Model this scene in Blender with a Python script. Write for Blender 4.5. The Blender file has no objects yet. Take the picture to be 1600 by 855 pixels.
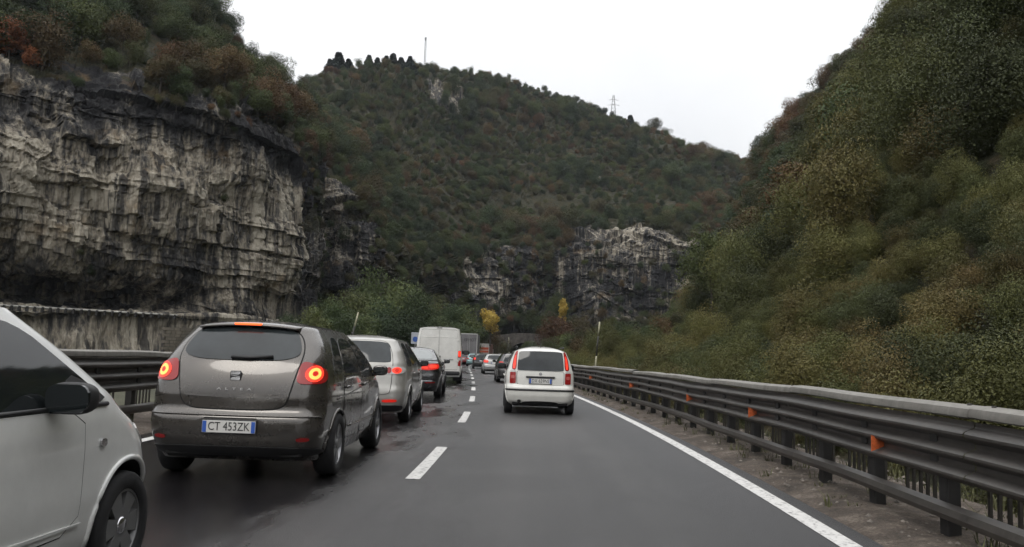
import bpy, bmesh, math, random
import numpy as np
from mathutils import Matrix, Vector
random.seed(7); rng = np.random.default_rng(7)
scene = bpy.context.scene
COL = scene.collection

# ------------------------------------------------------------------ camera
F, CX, CY = 1286.0, 800.0, 427.5            # focal length and centre in photo pixels (1600 x 855)
VX, VY, ROLL = 814.0, 558.0, math.radians(1.9)
CAM = np.array([0.0, 0.0, 1.27])
_dy = np.array([(VX-CX)/F, -(VY-CY)/F, -1.0]); _dy /= np.linalg.norm(_dy)
_h = np.array([math.cos(ROLL), -math.sin(ROLL), 0.0])
_up = np.cross(_h, _dy); _up /= np.linalg.norm(_up)
if _up[1] < 0: _up = -_up
_xx = np.cross(_dy, _up)
MW = np.array([_xx, _dy, _up])              # world from camera
cam_d = bpy.data.cameras.new('camera'); cam = bpy.data.objects.new('camera', cam_d); COL.objects.link(cam)
cam_d.sensor_width = 36.0; cam_d.lens = F/1600*36.0; cam_d.clip_start = 0.05; cam_d.clip_end = 6000
cam.matrix_world = Matrix([[*MW[0], CAM[0]], [*MW[1], CAM[1]], [*MW[2], CAM[2]], [0, 0, 0, 1]])
scene.camera = cam

# ------------------------------------------------------------------ overcast sky, soft sun, exposure
world = bpy.data.worlds.new('World'); scene.world = world; world.use_nodes = True
wn = world.node_tree.nodes; wl = world.node_tree.links; wn.clear()
sky = wn.new('ShaderNodeTexSky'); sky.sky_type = 'NISHITA'; sky.sun_disc = False
sky.sun_elevation = math.radians(48); sky.sun_rotation = math.radians(160)
tcw = wn.new('ShaderNodeTexCoord')
nz = wn.new('ShaderNodeTexNoise'); nz.inputs['Scale'].default_value = 2.2; nz.inputs['Detail'].default_value = 5
rmp = wn.new('ShaderNodeValToRGB')
rmp.color_ramp.elements[0].position = 0.3; rmp.color_ramp.elements[0].color = (0.88, 0.89, 0.92, 1)
rmp.color_ramp.elements[1].position = 0.6; rmp.color_ramp.elements[1].color = (1.06, 1.06, 1.06, 1)
# overcast luminance: the zenith three times as bright as the horizon, all round
sepw = wn.new('ShaderNodeSeparateXYZ'); wl.new(tcw.outputs['Generated'], sepw.inputs[0])
elev = wn.new('ShaderNodeMath'); elev.operation = 'MAXIMUM'; elev.inputs[1].default_value = 0.0; wl.new(sepw.outputs[2], elev.inputs[0])
lum = wn.new('ShaderNodeMath'); lum.operation = 'MULTIPLY_ADD'; lum.inputs[1].default_value = 10.5; lum.inputs[2].default_value = 4.4; wl.new(elev.outputs[0], lum.inputs[0])
gain = wn.new('ShaderNodeVectorMath'); gain.operation = 'SCALE'; wl.new(lum.outputs[0], gain.inputs['Scale'])
mixw = wn.new('ShaderNodeMix'); mixw.data_type = 'RGBA'; mixw.inputs['Factor'].default_value = 0.93
bg = wn.new('ShaderNodeBackground'); bg.inputs['Strength'].default_value = 0.1
wo = wn.new('ShaderNodeOutputWorld')
wl.new(tcw.outputs['Generated'], nz.inputs['Vector']); wl.new(nz.outputs['Fac'], rmp.inputs['Fac'])
wl.new(rmp.outputs['Color'], gain.inputs[0]); wl.new(sky.outputs['Color'], mixw.inputs['A'])
wl.new(gain.outputs['Vector'], mixw.inputs['B']); wl.new(mixw.outputs['Result'], bg.inputs['Color'])
wl.new(bg.outputs['Background'], wo.inputs['Surface'])
sun_d = bpy.data.lights.new('sun', 'SUN'); sun_d.energy = 0.6; sun_d.angle = math.radians(25); sun_d.color = (1.0, 0.96, 0.9)
sun = bpy.data.objects.new('sun', sun_d); COL.objects.link(sun)
sun.rotation_euler = (math.radians(42), 0, math.radians(160-180))
vs = scene.view_settings
vs.view_transform = 'Standard'; vs.look = 'None'; vs.gamma = 1.0; vs.use_curve_mapping = False; vs.exposure = 0.5
scene.cycles.use_denoising = True; scene.cycles.use_adaptive_sampling = True; scene.cycles.adaptive_threshold = 0.03
scene.cycles.max_bounces = 4; scene.cycles.diffuse_bounces = 2; scene.cycles.glossy_bounces = 3
scene.cycles.transmission_bounces = 2; scene.cycles.volume_bounces = 0; scene.cycles.transparent_max_bounces = 4
scene.cycles.sample_clamp_indirect = 4.0; scene.cycles.caustics_reflective = False; scene.cycles.caustics_refractive = False

def P(px, py, d):
    """world point on the ray of a photo pixel at forward distance d"""
    v = MW @ np.array([(px-CX)/F, -(py-CY)/F, -1.0]); return CAM + v*(d/v[1])
def Pz(px, py, z):
    v = MW @ np.array([(px-CX)/F, -(py-CY)/F, -1.0]); return CAM + v*((z-CAM[2])/v[2])
def to_px(p):
    v = MW.T @ (np.asarray(p, float) - CAM); return CX + F*v[0]/-v[2], CY - F*v[1]/-v[2]

# ------------------------------------------------------------------ numpy noise
_perm = np.random.default_rng(3).random(65536)
def _h3(i, j, k): return _perm[(i*73856093 ^ j*19349663 ^ k*83492791) & 65535]
def vnoise(p):
    p = np.asarray(p, float); i = np.floor(p).astype(np.int64); f = p - i; f = f*f*f*(f*(f*6-15)+10)
    x, y, z = i[..., 0], i[..., 1], i[..., 2]; fx, fy, fz = f[..., 0], f[..., 1], f[..., 2]
    def L(a, b, t): return a + (b-a)*t
    r = L(L(L(_h3(x, y, z), _h3(x+1, y, z), fx), L(_h3(x, y+1, z), _h3(x+1, y+1, z), fx), fy),
          L(L(_h3(x, y, z+1), _h3(x+1, y, z+1), fx), L(_h3(x, y+1, z+1), _h3(x+1, y+1, z+1), fx), fy), fz)
    return r*2-1
def fbm(p, o=5, g=0.5):
    p = np.asarray(p, float); a, t, n = 1.0, 0.0, 0.0
    for k in range(o):
        t = t + a*vnoise(p*(2.03**k) + 17.3*k); n += a; a *= g
    return t/n
def sstep(a, b, x):
    t = np.clip((np.asarray(x, float)-a)/(b-a), 0, 1); return t*t*(3-2*t)

# ------------------------------------------------------------------ objects
def tag(o, label=None, cat=None, group=None, kind=None):
    if label: o['label'] = label
    if cat: o['category'] = cat
    if group: o['group'] = group
    if kind: o['kind'] = kind
    return o
def empty(name, loc=(0, 0, 0), rz=0.0, parent=None):
    o = bpy.data.objects.new(name, None); COL.objects.link(o); o.location = loc; o.rotation_euler = (0, 0, rz)
    o.empty_display_size = 0.1
    if parent: o.parent = parent
    return o
def link(name, me, mat=None, parent=None, loc=None):
    o = bpy.data.objects.new(name, me); COL.objects.link(o)
    if mat is not None and not me.materials: me.materials.append(mat)
    if parent: o.parent = parent
    if loc is not None: o.location = loc
    return o
def mesh_np(name, V, Fa, smooth=True):
    """fast mesh from arrays; Fa is (n,3) or (n,4)"""
    V = np.asarray(V, np.float32); Fa = np.asarray(Fa, np.int32); me = bpy.data.meshes.new(name); k = Fa.shape[1]
    me.vertices.add(len(V)); me.vertices.foreach_set('co', V.ravel())
    me.loops.add(Fa.size); me.loops.foreach_set('vertex_index', Fa.ravel())
    me.polygons.add(len(Fa)); me.polygons.foreach_set('loop_start', np.arange(0, Fa.size, k, dtype=np.int32))
    me.polygons.foreach_set('loop_total', np.full(len(Fa), k, np.int32))
    me.polygons.foreach_set('use_smooth', np.full(len(Fa), smooth)); me.update(calc_edges=True); return me
def mesh_py(name, V, Fa, smooth=False):
    me = bpy.data.meshes.new(name); me.from_pydata([tuple(map(float, v)) for v in V], [], [tuple(map(int, f)) for f in Fa])
    if smooth: me.polygons.foreach_set('use_smooth', [True]*len(me.polygons))
    me.update(); return me
def attr(me, name, vals):
    a = me.attributes.new(name, 'FLOAT', 'POINT'); a.data.foreach_set('value', np.asarray(vals, np.float32).ravel())
def grid_faces(nr, nc, wrap=False):
    r = np.arange(nr-1)[:, None]; c = np.arange(nc if wrap else nc-1)[None]; c1 = (c+1) % nc
    return np.stack(np.broadcast_arrays(r*nc+c, r*nc+c1, (r+1)*nc+c1, (r+1)*nc+c), -1).reshape(-1, 4)
class MB:
    """collects simple shapes for one mesh"""
    def __init__(s): s.V = []; s.F = []
    def add(s, V, Fa):
        b = len(s.V); s.V += [tuple(v) for v in V]; s.F += [tuple(i+b for i in f) for f in Fa]; return s
    def box(s, c, size, rot=None, bev=0.0):
        x, y, z = [q/2 for q in size]
        if bev > 0:
            b = min(bev, x*.9, y*.9, z*.9); V = []; 
            for zz, ins in ((-z, b), (-z+b, 0), (z-b, 0), (z, b)):
                X, Y = x-ins, y-ins; q = b*.5 if ins == 0 else 0
                V += [(-X, -Y+q, zz), (-X+q, -Y, zz), (X-q, -Y, zz), (X, -Y+q, zz), (X, Y-q, zz), (X-q, Y, zz), (-X+q, Y, zz), (-X, Y-q, zz)]
            Fa = [tuple(range(7, -1, -1)), tuple(range(24, 32))]
            for k in range(3):
                for i in range(8): Fa.append((k*8+i, k*8+(i+1) % 8, k*8+8+(i+1) % 8, k*8+8+i))
        else:
            V = [(-x, -y, -z), (x, -y, -z), (x, y, -z), (-x, y, -z), (-x, -y, z), (x, -y, z), (x, y, z), (-x, y, z)]
            Fa = [(3, 2, 1, 0), (4, 5, 6, 7), (0, 1, 5, 4), (1, 2, 6, 5), (2, 3, 7, 6), (3, 0, 4, 7)]
        if rot is not None: V = [rot @ Vector(v) for v in V]
        return s.add([(v[0]+c[0], v[1]+c[1], v[2]+c[2]) for v in V], Fa)
    def tube(s, pts, r, n=8, cap=True):
        pts = [Vector(p) for p in pts]; rr = r if isinstance(r, (list, tuple)) else [r]*len(pts); V = []; Fa = []
        for i, p in enumerate(pts):
            t = (pts[min(i+1, len(pts)-1)] - pts[max(i-1, 0)]).normalized()
            u = t.cross(Vector((0, 0, 1)) if abs(t.z) < .9 else Vector((1, 0, 0))).normalized(); w = t.cross(u)
            for k in range(n):
                a = 2*math.pi*k/n; V.append(p + (u*math.cos(a) + w*math.sin(a))*rr[i])
        for i in range(len(pts)-1):
            for k in range(n): Fa.append((i*n+k, i*n+(k+1) % n, (i+1)*n+(k+1) % n, (i+1)*n+k))
        if cap: Fa += [tuple(range(n-1, -1, -1)), tuple(range((len(pts)-1)*n, len(pts)*n))]
        return s.add(V, Fa)
    def lathe_x(s, prof, n=32, c=(0, 0, 0)):
        """prof (x, radius) turned round the x axis"""
        V = []; Fa = []; m = len(prof)
        for k in range(n):
            a = 2*math.pi*k/n
            for x, r in prof: V.append((c[0]+x, c[1]+r*math.cos(a), c[2]+r*math.sin(a)))
        for k in range(n):
            for i in range(m-1): Fa.append((k*m+i, k*m+i+1, ((k+1) % n)*m+i+1, ((k+1) % n)*m+i))
        return s.add(V, Fa)
    def mesh(s, name, smooth=False): return mesh_py(name, s.V, s.F, smooth)
    def build(s, name, mat, parent=None, smooth=False, loc=None): return link(name, s.mesh(name, smooth), mat, parent, loc)

# ------------------------------------------------------------------ materials
def nodes(name):
    m = bpy.data.materials.new(name); m.use_nodes = True; n = m.node_tree.nodes; return m, n, m.node_tree.links, n['Principled BSDF']
def plain(name, col, rough=0.5, metal=0.0, coat=0.0, emit=0.0, ecol=None, var=0.0, vscale=3.0, bump=0.0, bscale=40.0, spec=0.5, dirt=None):
    m, n, l, b = nodes(name); c4 = (*col, 1)
    b.inputs['Base Color'].default_value = c4; b.inputs['Roughness'].default_value = rough; b.inputs['Metallic'].default_value = metal
    b.inputs['Coat Weight'].default_value = coat; b.inputs['Coat Roughness'].default_value = 0.06; b.inputs['Specular IOR Level'].default_value = spec
    if emit > 0:
        b.inputs['Emission Color'].default_value = (*(ecol or col), 1); b.inputs['Emission Strength'].default_value = emit
    tc = n.new('ShaderNodeTexCoord')
    if var > 0 or dirt:
        t = n.new('ShaderNodeTexNoise'); t.inputs['Scale'].default_value = vscale; t.inputs['Detail'].default_value = 6; t.inputs['Roughness'].default_value = 0.65
        l.new(tc.outputs['Object'], t.inputs['Vector'])
        r = n.new('ShaderNodeValToRGB'); r.color_ramp.elements[0].position = 0.35; r.color_ramp.elements[1].position = 0.68
        lo = dirt if dirt else tuple(max(0, q*(1-var)) for q in col); hi = tuple(min(1, q*(1+var*(0 if dirt else 1))) for q in col)
        r.color_ramp.elements[0].color = (*lo, 1); r.color_ramp.elements[1].color = (*hi, 1)
        l.new(t.outputs['Fac'], r.inputs['Fac']); l.new(r.outputs['Color'], b.inputs['Base Color'])
    if bump > 0:
        t2 = n.new('ShaderNodeTexNoise'); t2.inputs['Scale'].default_value = bscale; t2.inputs['Detail'].default_value = 4
        l.new(tc.outputs['Object'], t2.inputs['Vector'])
        bp = n.new('ShaderNodeBump'); bp.inputs['Strength'].default_value = bump; bp.inputs['Distance'].default_value = 0.02
        l.new(t2.outputs['Fac'], bp.inputs['Height']); l.new(bp.outputs['Normal'], b.inputs['Normal'])
    return m
def ramp(n, stops):
    r = n.new('ShaderNodeValToRGB'); e = r.color_ramp.elements
    while len(e) < len(stops): e.new(0.5)
    for k, (p, c) in enumerate(stops): e[k].position = p; e[k].color = (*c, 1) if len(c) == 3 else c
    return r
def math_n(n, l, op, a, b=None, c=None, clamp=False):
    m = n.new('ShaderNodeMath'); m.operation = op; m.use_clamp = clamp
    for k, v in enumerate((a, b, c)):
        if v is None: continue
        if isinstance(v, (int, float)): m.inputs[k].default_value = v
        else: l.new(v, m.inputs[k])
    return m.outputs[0]
def mix_n(n, l, f, a, b):
    m = n.new('ShaderNodeMix'); m.data_type = 'RGBA'
    for k, v in (('Factor', f), ('A', a), ('B', b)):
        if isinstance(v, (int, float)): m.inputs[k].default_value = v
        elif isinstance(v, tuple): m.inputs[k].default_value = (*v, 1)
        else: l.new(v, m.inputs[k])
    return m.outputs['Result']
def noise_n(n, l, vec, scale, detail=4, rough=0.55, sc3=None):
    if sc3:
        mp = n.new('ShaderNodeMapping'); mp.inputs['Scale'].default_value = sc3; l.new(vec, mp.inputs['Vector']); vec = mp.outputs[0]
    t = n.new('ShaderNodeTexNoise'); t.inputs['Scale'].default_value = scale; t.inputs['Detail'].default_value = detail
    t.inputs['Roughness'].default_value = rough; l.new(vec, t.inputs['Vector']); return t.outputs['Fac']
def attr_n(n, name, kind='GEOMETRY'):
    a = n.new('ShaderNodeAttribute'); a.attribute_name = name; a.attribute_type = kind; return a.outputs['Fac']
# ------------------------------------------------------------------ road alignment: lateral x of the lane line at forward distance y
_ky = [-60, -20, 0, 8.6, 17, 25.5, 40, 59, 86, 100, 115, 130, 150, 185, 230, 270, 340, 420]
_kx = [-6.0, -2.6, -1.27, -1.0, -1.06, -1.42, -2.25, -3.5, -5.4, -6.15, -6.7, -6.9, -6.9, -6.2, -3.6, 0.6, 9.0, 19.0]
_yy = np.arange(-60, 420.5, 0.5); _xx0 = np.interp(_yy, _ky, _kx)
_g = np.exp(-0.5*(np.arange(-20, 21)/8.0)**2); _g /= _g.sum()
_xx1 = np.convolve(np.pad(_xx0, 20, mode='reflect', reflect_type='odd'), _g, 'valid')
def lane(y): return np.interp(y, _yy, _xx1)
def heading(y): return float(lane(y+1.0)-lane(y-1.0))/2.0
def off(y, o):
    """point at offset o right of the lane line"""
    s = heading(y); n = math.hypot(1, s); return float(lane(y)) + o/n, y - o*s/n
L_EDGE, R_EDGE, R_BAR, L_BAR = -3.95, 3.5, 4.42, -5.15
def ribbon(name, ys, offs, zf, mat, smooth=True):
    Y = np.repeat(np.array(ys, float), len(offs)); O = np.tile(np.array(offs, float), len(ys))
    s = (lane(Y+1.0)-lane(Y-1.0))/2.0; n = np.hypot(1, s)
    V = np.stack([lane(Y)+O/n, Y-O*s/n, zf(Y, O)], -1)
    me = mesh_np(name, V, grid_faces(len(ys), len(offs)), smooth); attr(me, 'lat', O); attr(me, 'dist', Y)
    me.materials.append(mat); return link(name, me)

# asphalt: dry grey with dark wet runs in the left lane
def asphalt():
    m, n, l, b = nodes('asphalt'); g = n.new('ShaderNodeNewGeometry'); pos = g.outputs['Position']
    lat = attr_n(n, 'lat'); dist = attr_n(n, 'dist')
    cmb = n.new('ShaderNodeCombineXYZ'); l.new(lat, cmb.inputs[0]); l.new(dist, cmb.inputs[1])
    run = noise_n(n, l, cmb.outputs[0], 1.0, 5, 0.6, (0.55, 0.11, 1)); spot = noise_n(n, l, cmb.outputs[0], 1.0, 4, 0.6, (1.1, 0.35, 1))
    side = n.new('ShaderNodeMapRange'); l.new(lat, side.inputs['Value'])
    side.inputs['From Min'].default_value = 0.9; side.inputs['From Max'].default_value = -1.6
    side.inputs['To Min'].default_value = -0.13; side.inputs['To Max'].default_value = 0.18
    w = math_n(n, l, 'ADD', math_n(n, l, 'MULTIPLY_ADD', run, 0.65, math_n(n, l, 'MULTIPLY', spot, 0.35)), side.outputs[0])
    wet = n.new('ShaderNodeMapRange'); wet.interpolation_type = 'SMOOTHSTEP'; l.new(w, wet.inputs['Value'])
    wet.inputs['From Min'].default_value = 0.47; wet.inputs['From Max'].default_value = 0.62
    fine = noise_n(n, l, pos, 60, 3, 0.8); med = noise_n(n, l, pos, 0.5, 5, 0.6); track = noise_n(n, l, cmb.outputs[0], 1.0, 4, 0.6, (1.6, 0.03, 1))
    dry = ramp(n, [(0.36, (0.017, 0.0165, 0.017)), (0.5, (0.035, 0.034, 0.034)), (0.64, (0.066, 0.063, 0.061))])
    l.new(math_n(n, l, 'ADD', math_n(n, l, 'MULTIPLY', fine, 0.42), math_n(n, l, 'ADD', math_n(n, l, 'MULTIPLY', med, 0.28), math_n(n, l, 'MULTIPLY', track, 0.30))), dry.inputs['Fac'])
    # outer wheel strip beside the edge line is fresher, darker tar
    strip = n.new('ShaderNodeMapRange'); strip.interpolation_type = 'SMOOTHSTEP'
    l.new(math_n(n, l, 'ADD', lat, math_n(n, l, 'MULTIPLY', run, 0.9)), strip.inputs['Value'])
    strip.inputs['From Min'].default_value = 2.7; strip.inputs['From Max'].default_value = 3.5; strip.inputs['To Max'].default_value = 0.55
    c1 = mix_n(n, l, strip.outputs[0], dry.outputs['Color'], (0.022, 0.022, 0.024))
    c2 = mix_n(n, l, wet.outputs[0], c1, (0.014, 0.013, 0.014)); l.new(c2, b.inputs['Base Color'])
    rr = n.new('ShaderNodeMapRange'); l.new(wet.outputs[0], rr.inputs['Value']); rr.inputs['To Min'].default_value = 0.36; rr.inputs['To Max'].default_value = 0.06
    l.new(math_n(n, l, 'ADD', rr.outputs[0], math_n(n, l, 'MULTIPLY', med, 0.12)), b.inputs['Roughness'])
    bp = n.new('ShaderNodeBump'); bp.inputs['Distance'].default_value = 0.008
    l.new(math_n(n, l, 'MULTIPLY_ADD', wet.outputs[0], -0.6, 0.9), bp.inputs['Strength']); l.new(fine, bp.inputs['Height']); l.new(bp.outputs['Normal'], b.inputs['Normal'])
    return m
def paint_mat():
    m, n, l, b = nodes('road_paint'); g = n.new('ShaderNodeNewGeometry'); pos = g.outputs['Position']
    f = noise_n(n, l, pos, 14, 6, 0.7); r = ramp(n, [(0.36, (0.16, 0.155, 0.15)), (0.47, (0.58, 0.57, 0.55)), (0.8, (0.68, 0.67, 0.64))])
    l.new(f, r.inputs['Fac']); l.new(r.outputs['Color'], b.inputs['Base Color']); b.inputs['Roughness'].default_value = 0.55; return m
M = {}
M['asphalt'] = asphalt(); M['paint'] = paint_mat()
def soil_mat():
    m, n, l, b = nodes('verge_soil'); g = n.new('ShaderNodeNewGeometry'); pos = g.outputs['Position']
    a = noise_n(n, l, pos, 2.2, 8, 0.7); c = noise_n(n, l, pos, 38, 4, 0.7)
    r = ramp(n, [(0.36, (0.022, 0.019, 0.015)), (0.46, (0.062, 0.048, 0.037)), (0.54, (0.105, 0.082, 0.064)), (0.62, (0.20, 0.17, 0.14))])
    l.new(math_n(n, l, 'ADD', math_n(n, l, 'MULTIPLY', a, 0.6), math_n(n, l, 'MULTIPLY', c, 0.4)), r.inputs['Fac']); l.new(r.outputs['Color'], b.inputs['Base Color'])
    b.inputs['Roughness'].default_value = 0.9; bp = n.new('ShaderNodeBump'); bp.inputs['Strength'].default_value = 0.8; bp.inputs['Distance'].default_value = 0.03
    l.new(c, bp.inputs['Height']); l.new(bp.outputs['Normal'], b.inputs['Normal']); return m
M['soil'] = soil_mat()
M['ground'] = plain('ground_scrub', (0.05, 0.05, 0.028), 0.95, var=0.5, vscale=0.3, bump=0.6, bscale=2)

ground = link('ground', mesh_np('ground', [(-800, -200, -1.2), (800, -200, -1.2), (800, 900, -1.2), (-800, 900, -1.2)], [(0, 1, 2, 3)]), M['ground']); tag(ground, kind='structure')
ys_road = list(np.arange(-12, 60, 1.0)) + list(np.arange(60, 345, 3.0))
road = ribbon('road', ys_road, list(np.linspace(L_EDGE-0.35, R_EDGE+0.26, 14)), lambda y, o: 0.0*y, M['asphalt']); tag(road, kind='structure')
# gravel verges, slightly lower and uneven, with a ragged edge that laps over the asphalt
for nm, o0, o1 in (('verge', R_EDGE+0.10, R_BAR+2.6), ('verge', L_BAR-2.4, L_EDGE-0.22)):
    os_ = list(np.linspace(o0, o1, 28)); right = o0 > 0
    def zf(y, o):
        e = (o-(R_EDGE+0.30)) if right else ((L_EDGE-0.40)-o); q = np.full_like(y, 5.0)
        e = e + 0.10*fbm(np.stack([y*1.3, o*0.5, q], -1), 4); h = 0.035*fbm(np.stack([y*2.1, o*2.6, q], -1), 4)
        return -0.02 + np.clip(e*0.16, -0.03, 0.055) + np.where(e > 0, h, 0) - 0.25*np.maximum(0, e-1.5)
    vg = ribbon(nm, list(np.arange(-10, 36, 0.28)) + list(np.arange(36, 300, 2.0)), os_, zf, M['soil']); tag(vg, kind='structure')

def marking(name, y0, y1, o, w, parent, jag=0.0):
    ys = np.arange(y0, y1+0.001, 0.5 if y1-y0 < 20 else 1.0); V = []
    for y in ys:
        for s in (-1, 1):
            a, b_ = off(float(y), o + s*w/2); V.append((a, b_, 0.005))
    me = mesh_np(name, V, grid_faces(len(ys), 2)); return link(name, me, M['paint'], parent)
for k in range(-1, 16):
    y0 = 8.5 + 7.25*k; marking('lane_dash', y0, y0+3.0, 0.0, 0.15, road)
marking('edge_line', -10, 330, R_EDGE, 0.17, road); marking('edge_line', -10, 330, L_EDGE, 0.17, road)

# loose stones and grit on the verges
def stones():
    V = []; Fa = []
    ico = [(0, 0, 1), (.9, 0, .2), (.25, .85, .25), (-.75, .5, .2), (-.7, -.55, .25), (.3, -.85, .2)]
    for k in range(4200):
        right = k % 5 != 0; y = 3.5 + 34*random.random()**1.6
        o = (R_EDGE+0.34+1.7*random.random()) if right else (L_EDGE-0.45-1.2*random.random())
        a, b_ = off(y, o); s = 0.006 + 0.034*random.random()**4; an = random.random()*6.28; ca, sa = math.cos(an)*s, math.sin(an)*s
        z0 = -0.02 + min(0.055, max(-0.03, ((o-(R_EDGE+.3)) if right else (L_EDGE-.4-o))*.16)) - 0.002; b = len(V)
        for x, yy, z in ico: V.append((a+x*ca-yy*sa, b_+x*sa+yy*ca, z0+z*s*0.8))
        Fa += [(b, b+1+i, b+1+(i+1) % 5) for i in range(5)]
    return mesh_np('loose_stones', V, Fa, False)
M['stone'] = plain('loose_stone', (0.16, 0.14, 0.12), 0.9, var=0.7, vscale=9)
tag(link('loose_stones', stones(), M['stone']), 'loose grit and small stones on the gravel verge', 'stones', kind='stuff')

# weeds and dry grass rooted along the verge and under the rails
def weeds():
    V = []; Fa = []; tint = []
    for k in range(800):
        right = k % 4 != 0; y = 4 + 46*random.random()**1.5; o = (R_BAR - 0.55 + 1.9*random.random()**0.7) if right else (L_BAR + 0.5 - 1.0*random.random())
        x0, y0 = off(y, o); h = 0.05 + 0.20*random.random()**2; t = random.random()
        for j in range(random.randint(7, 16)):
            a = random.random()*6.283; le = 0.25+0.75*random.random(); w = 0.004+0.004*random.random(); rx, ry = x0+random.gauss(0, .035), y0+random.gauss(0, .035)
            dx, dy = math.cos(a), math.sin(a); b = len(V); L_ = h*le
            V += [(rx-dy*w, ry+dx*w, -0.02), (rx+dy*w, ry-dx*w, -0.02), (rx+dx*L_*.3+dy*w*.8, ry+dy*L_*.3-dx*w*.8, L_*.7), (rx+dx*L_*.3-dy*w*.8, ry+dy*L_*.3+dx*w*.8, L_*.7), (rx+dx*L_*.75, ry+dy*L_*.75, L_), (rx+dx*L_*.78, ry+dy*L_*.78, L_)]
            Fa += [(b, b+1, b+2, b+3), (b+3, b+2, b+4, b+5)]; tint += [t]*6
    me = mesh_np('verge_weeds', V, Fa, False); return me
M['weed'] = plain('weed', (0.085, 0.085, 0.035), 0.8, var=0.6, vscale=3)
tag(link('verge_weeds', weeds(), M['weed']), 'tufts of weeds and dry grass along the verges', 'weeds', kind='stuff')
M['litter'] = plain('litter_paper', (0.55, 0.54, 0.5), 0.7)
for (px_, py_, lab) in ((1518, 738, 'scrap of pale litter on the right verge under the rail'), (1007, 653, 'small dark clod on the verge by the right edge line')):
    q = Pz(px_, py_, 0.03); mb = MB(); pale_ = px_ > 1300; sc_ = 0.055 if pale_ else 0.045
    vv = [(math.cos(t)*sc_*(.7+.5*random.random()), math.sin(t)*sc_*(.7+.5*random.random()), 0.004) for t in np.linspace(0, 6.283, 8)[:-1]]; up_ = [(x*.6, y*.6, .03 if not pale_ else .018+.012*random.random()) for x, y, z in vv]
    mb.add(vv+up_, [tuple(range(6, -1, -1)), tuple(range(7, 14))] + [(i, (i+1) % 7, 7+(i+1) % 7, 7+i) for i in range(7)])
    o_ = mb.build('litter' if pale_ else 'clod', M['litter'] if pale_ else M['soil'], None, loc=(q[0], q[1], 0.02)); tag(o_, lab, 'litter' if pale_ else 'clod')

# ------------------------------------------------------------------ guard rails
def steel(name, lo, hi, rough=0.6):
    m, n, l, b = nodes(name); tc = n.new('ShaderNodeNewGeometry'); pos = tc.outputs['Position']
    a = noise_n(n, l, pos, 1.0, 7, 0.7, (3, 0.7, 6)); st = noise_n(n, l, pos, 1.0, 5, 0.7, (9, 9, 1.2))
    r = ramp(n, [(0.3, lo), (0.52, tuple((p+q)/2 for p, q in zip(lo, hi))), (0.72, hi)])
    l.new(math_n(n, l, 'ADD', math_n(n, l, 'MULTIPLY', a, 0.6), math_n(n, l, 'MULTIPLY', st, 0.4)), r.inputs['Fac'])
    ru = noise_n(n, l, pos, 2.3, 6, 0.75); rs = ramp(n, [(0.66, (0, 0, 0)), (0.76, (0.6, 0.6, 0.6))]); l.new(ru, rs.inputs['Fac'])
    l.new(mix_n(n, l, rs.outputs['Color'], r.outputs['Color'], (0.05, 0.03, 0.02)), b.inputs['Base Color'])
    b.inputs['Roughness'].default_value = rough; b.inputs['Metallic'].default_value = 0.25; return m
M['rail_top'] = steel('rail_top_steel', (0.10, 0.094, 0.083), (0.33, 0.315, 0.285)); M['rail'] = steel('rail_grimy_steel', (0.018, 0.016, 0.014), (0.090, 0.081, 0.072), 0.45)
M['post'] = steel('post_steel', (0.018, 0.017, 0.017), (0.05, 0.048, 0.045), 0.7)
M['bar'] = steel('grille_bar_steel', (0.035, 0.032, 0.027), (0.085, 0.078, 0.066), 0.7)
M['orange'] = plain('orange_reflector', (0.46, 0.10, 0.03), 0.4, var=0.45, vscale=30); M['bolt'] = plain('bolt_steel', (0.06, 0.055, 0.05), 0.6)
def wave_profile():
    # triple wave beam: depth (towards the road) against height, flat webs with tight crests
    u = [(0, 0), (.012, .012), (.030, .070), (.045, .083), (.060, .083), (.075, .070), (.098, .010), (.110, 0), (.140, 0)]
    return [(d, 0.472 + 0.150*k + h*(0.150/0.140)) for k in range(3) for h, d in (u if k == 2 else u[:-1])]
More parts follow.
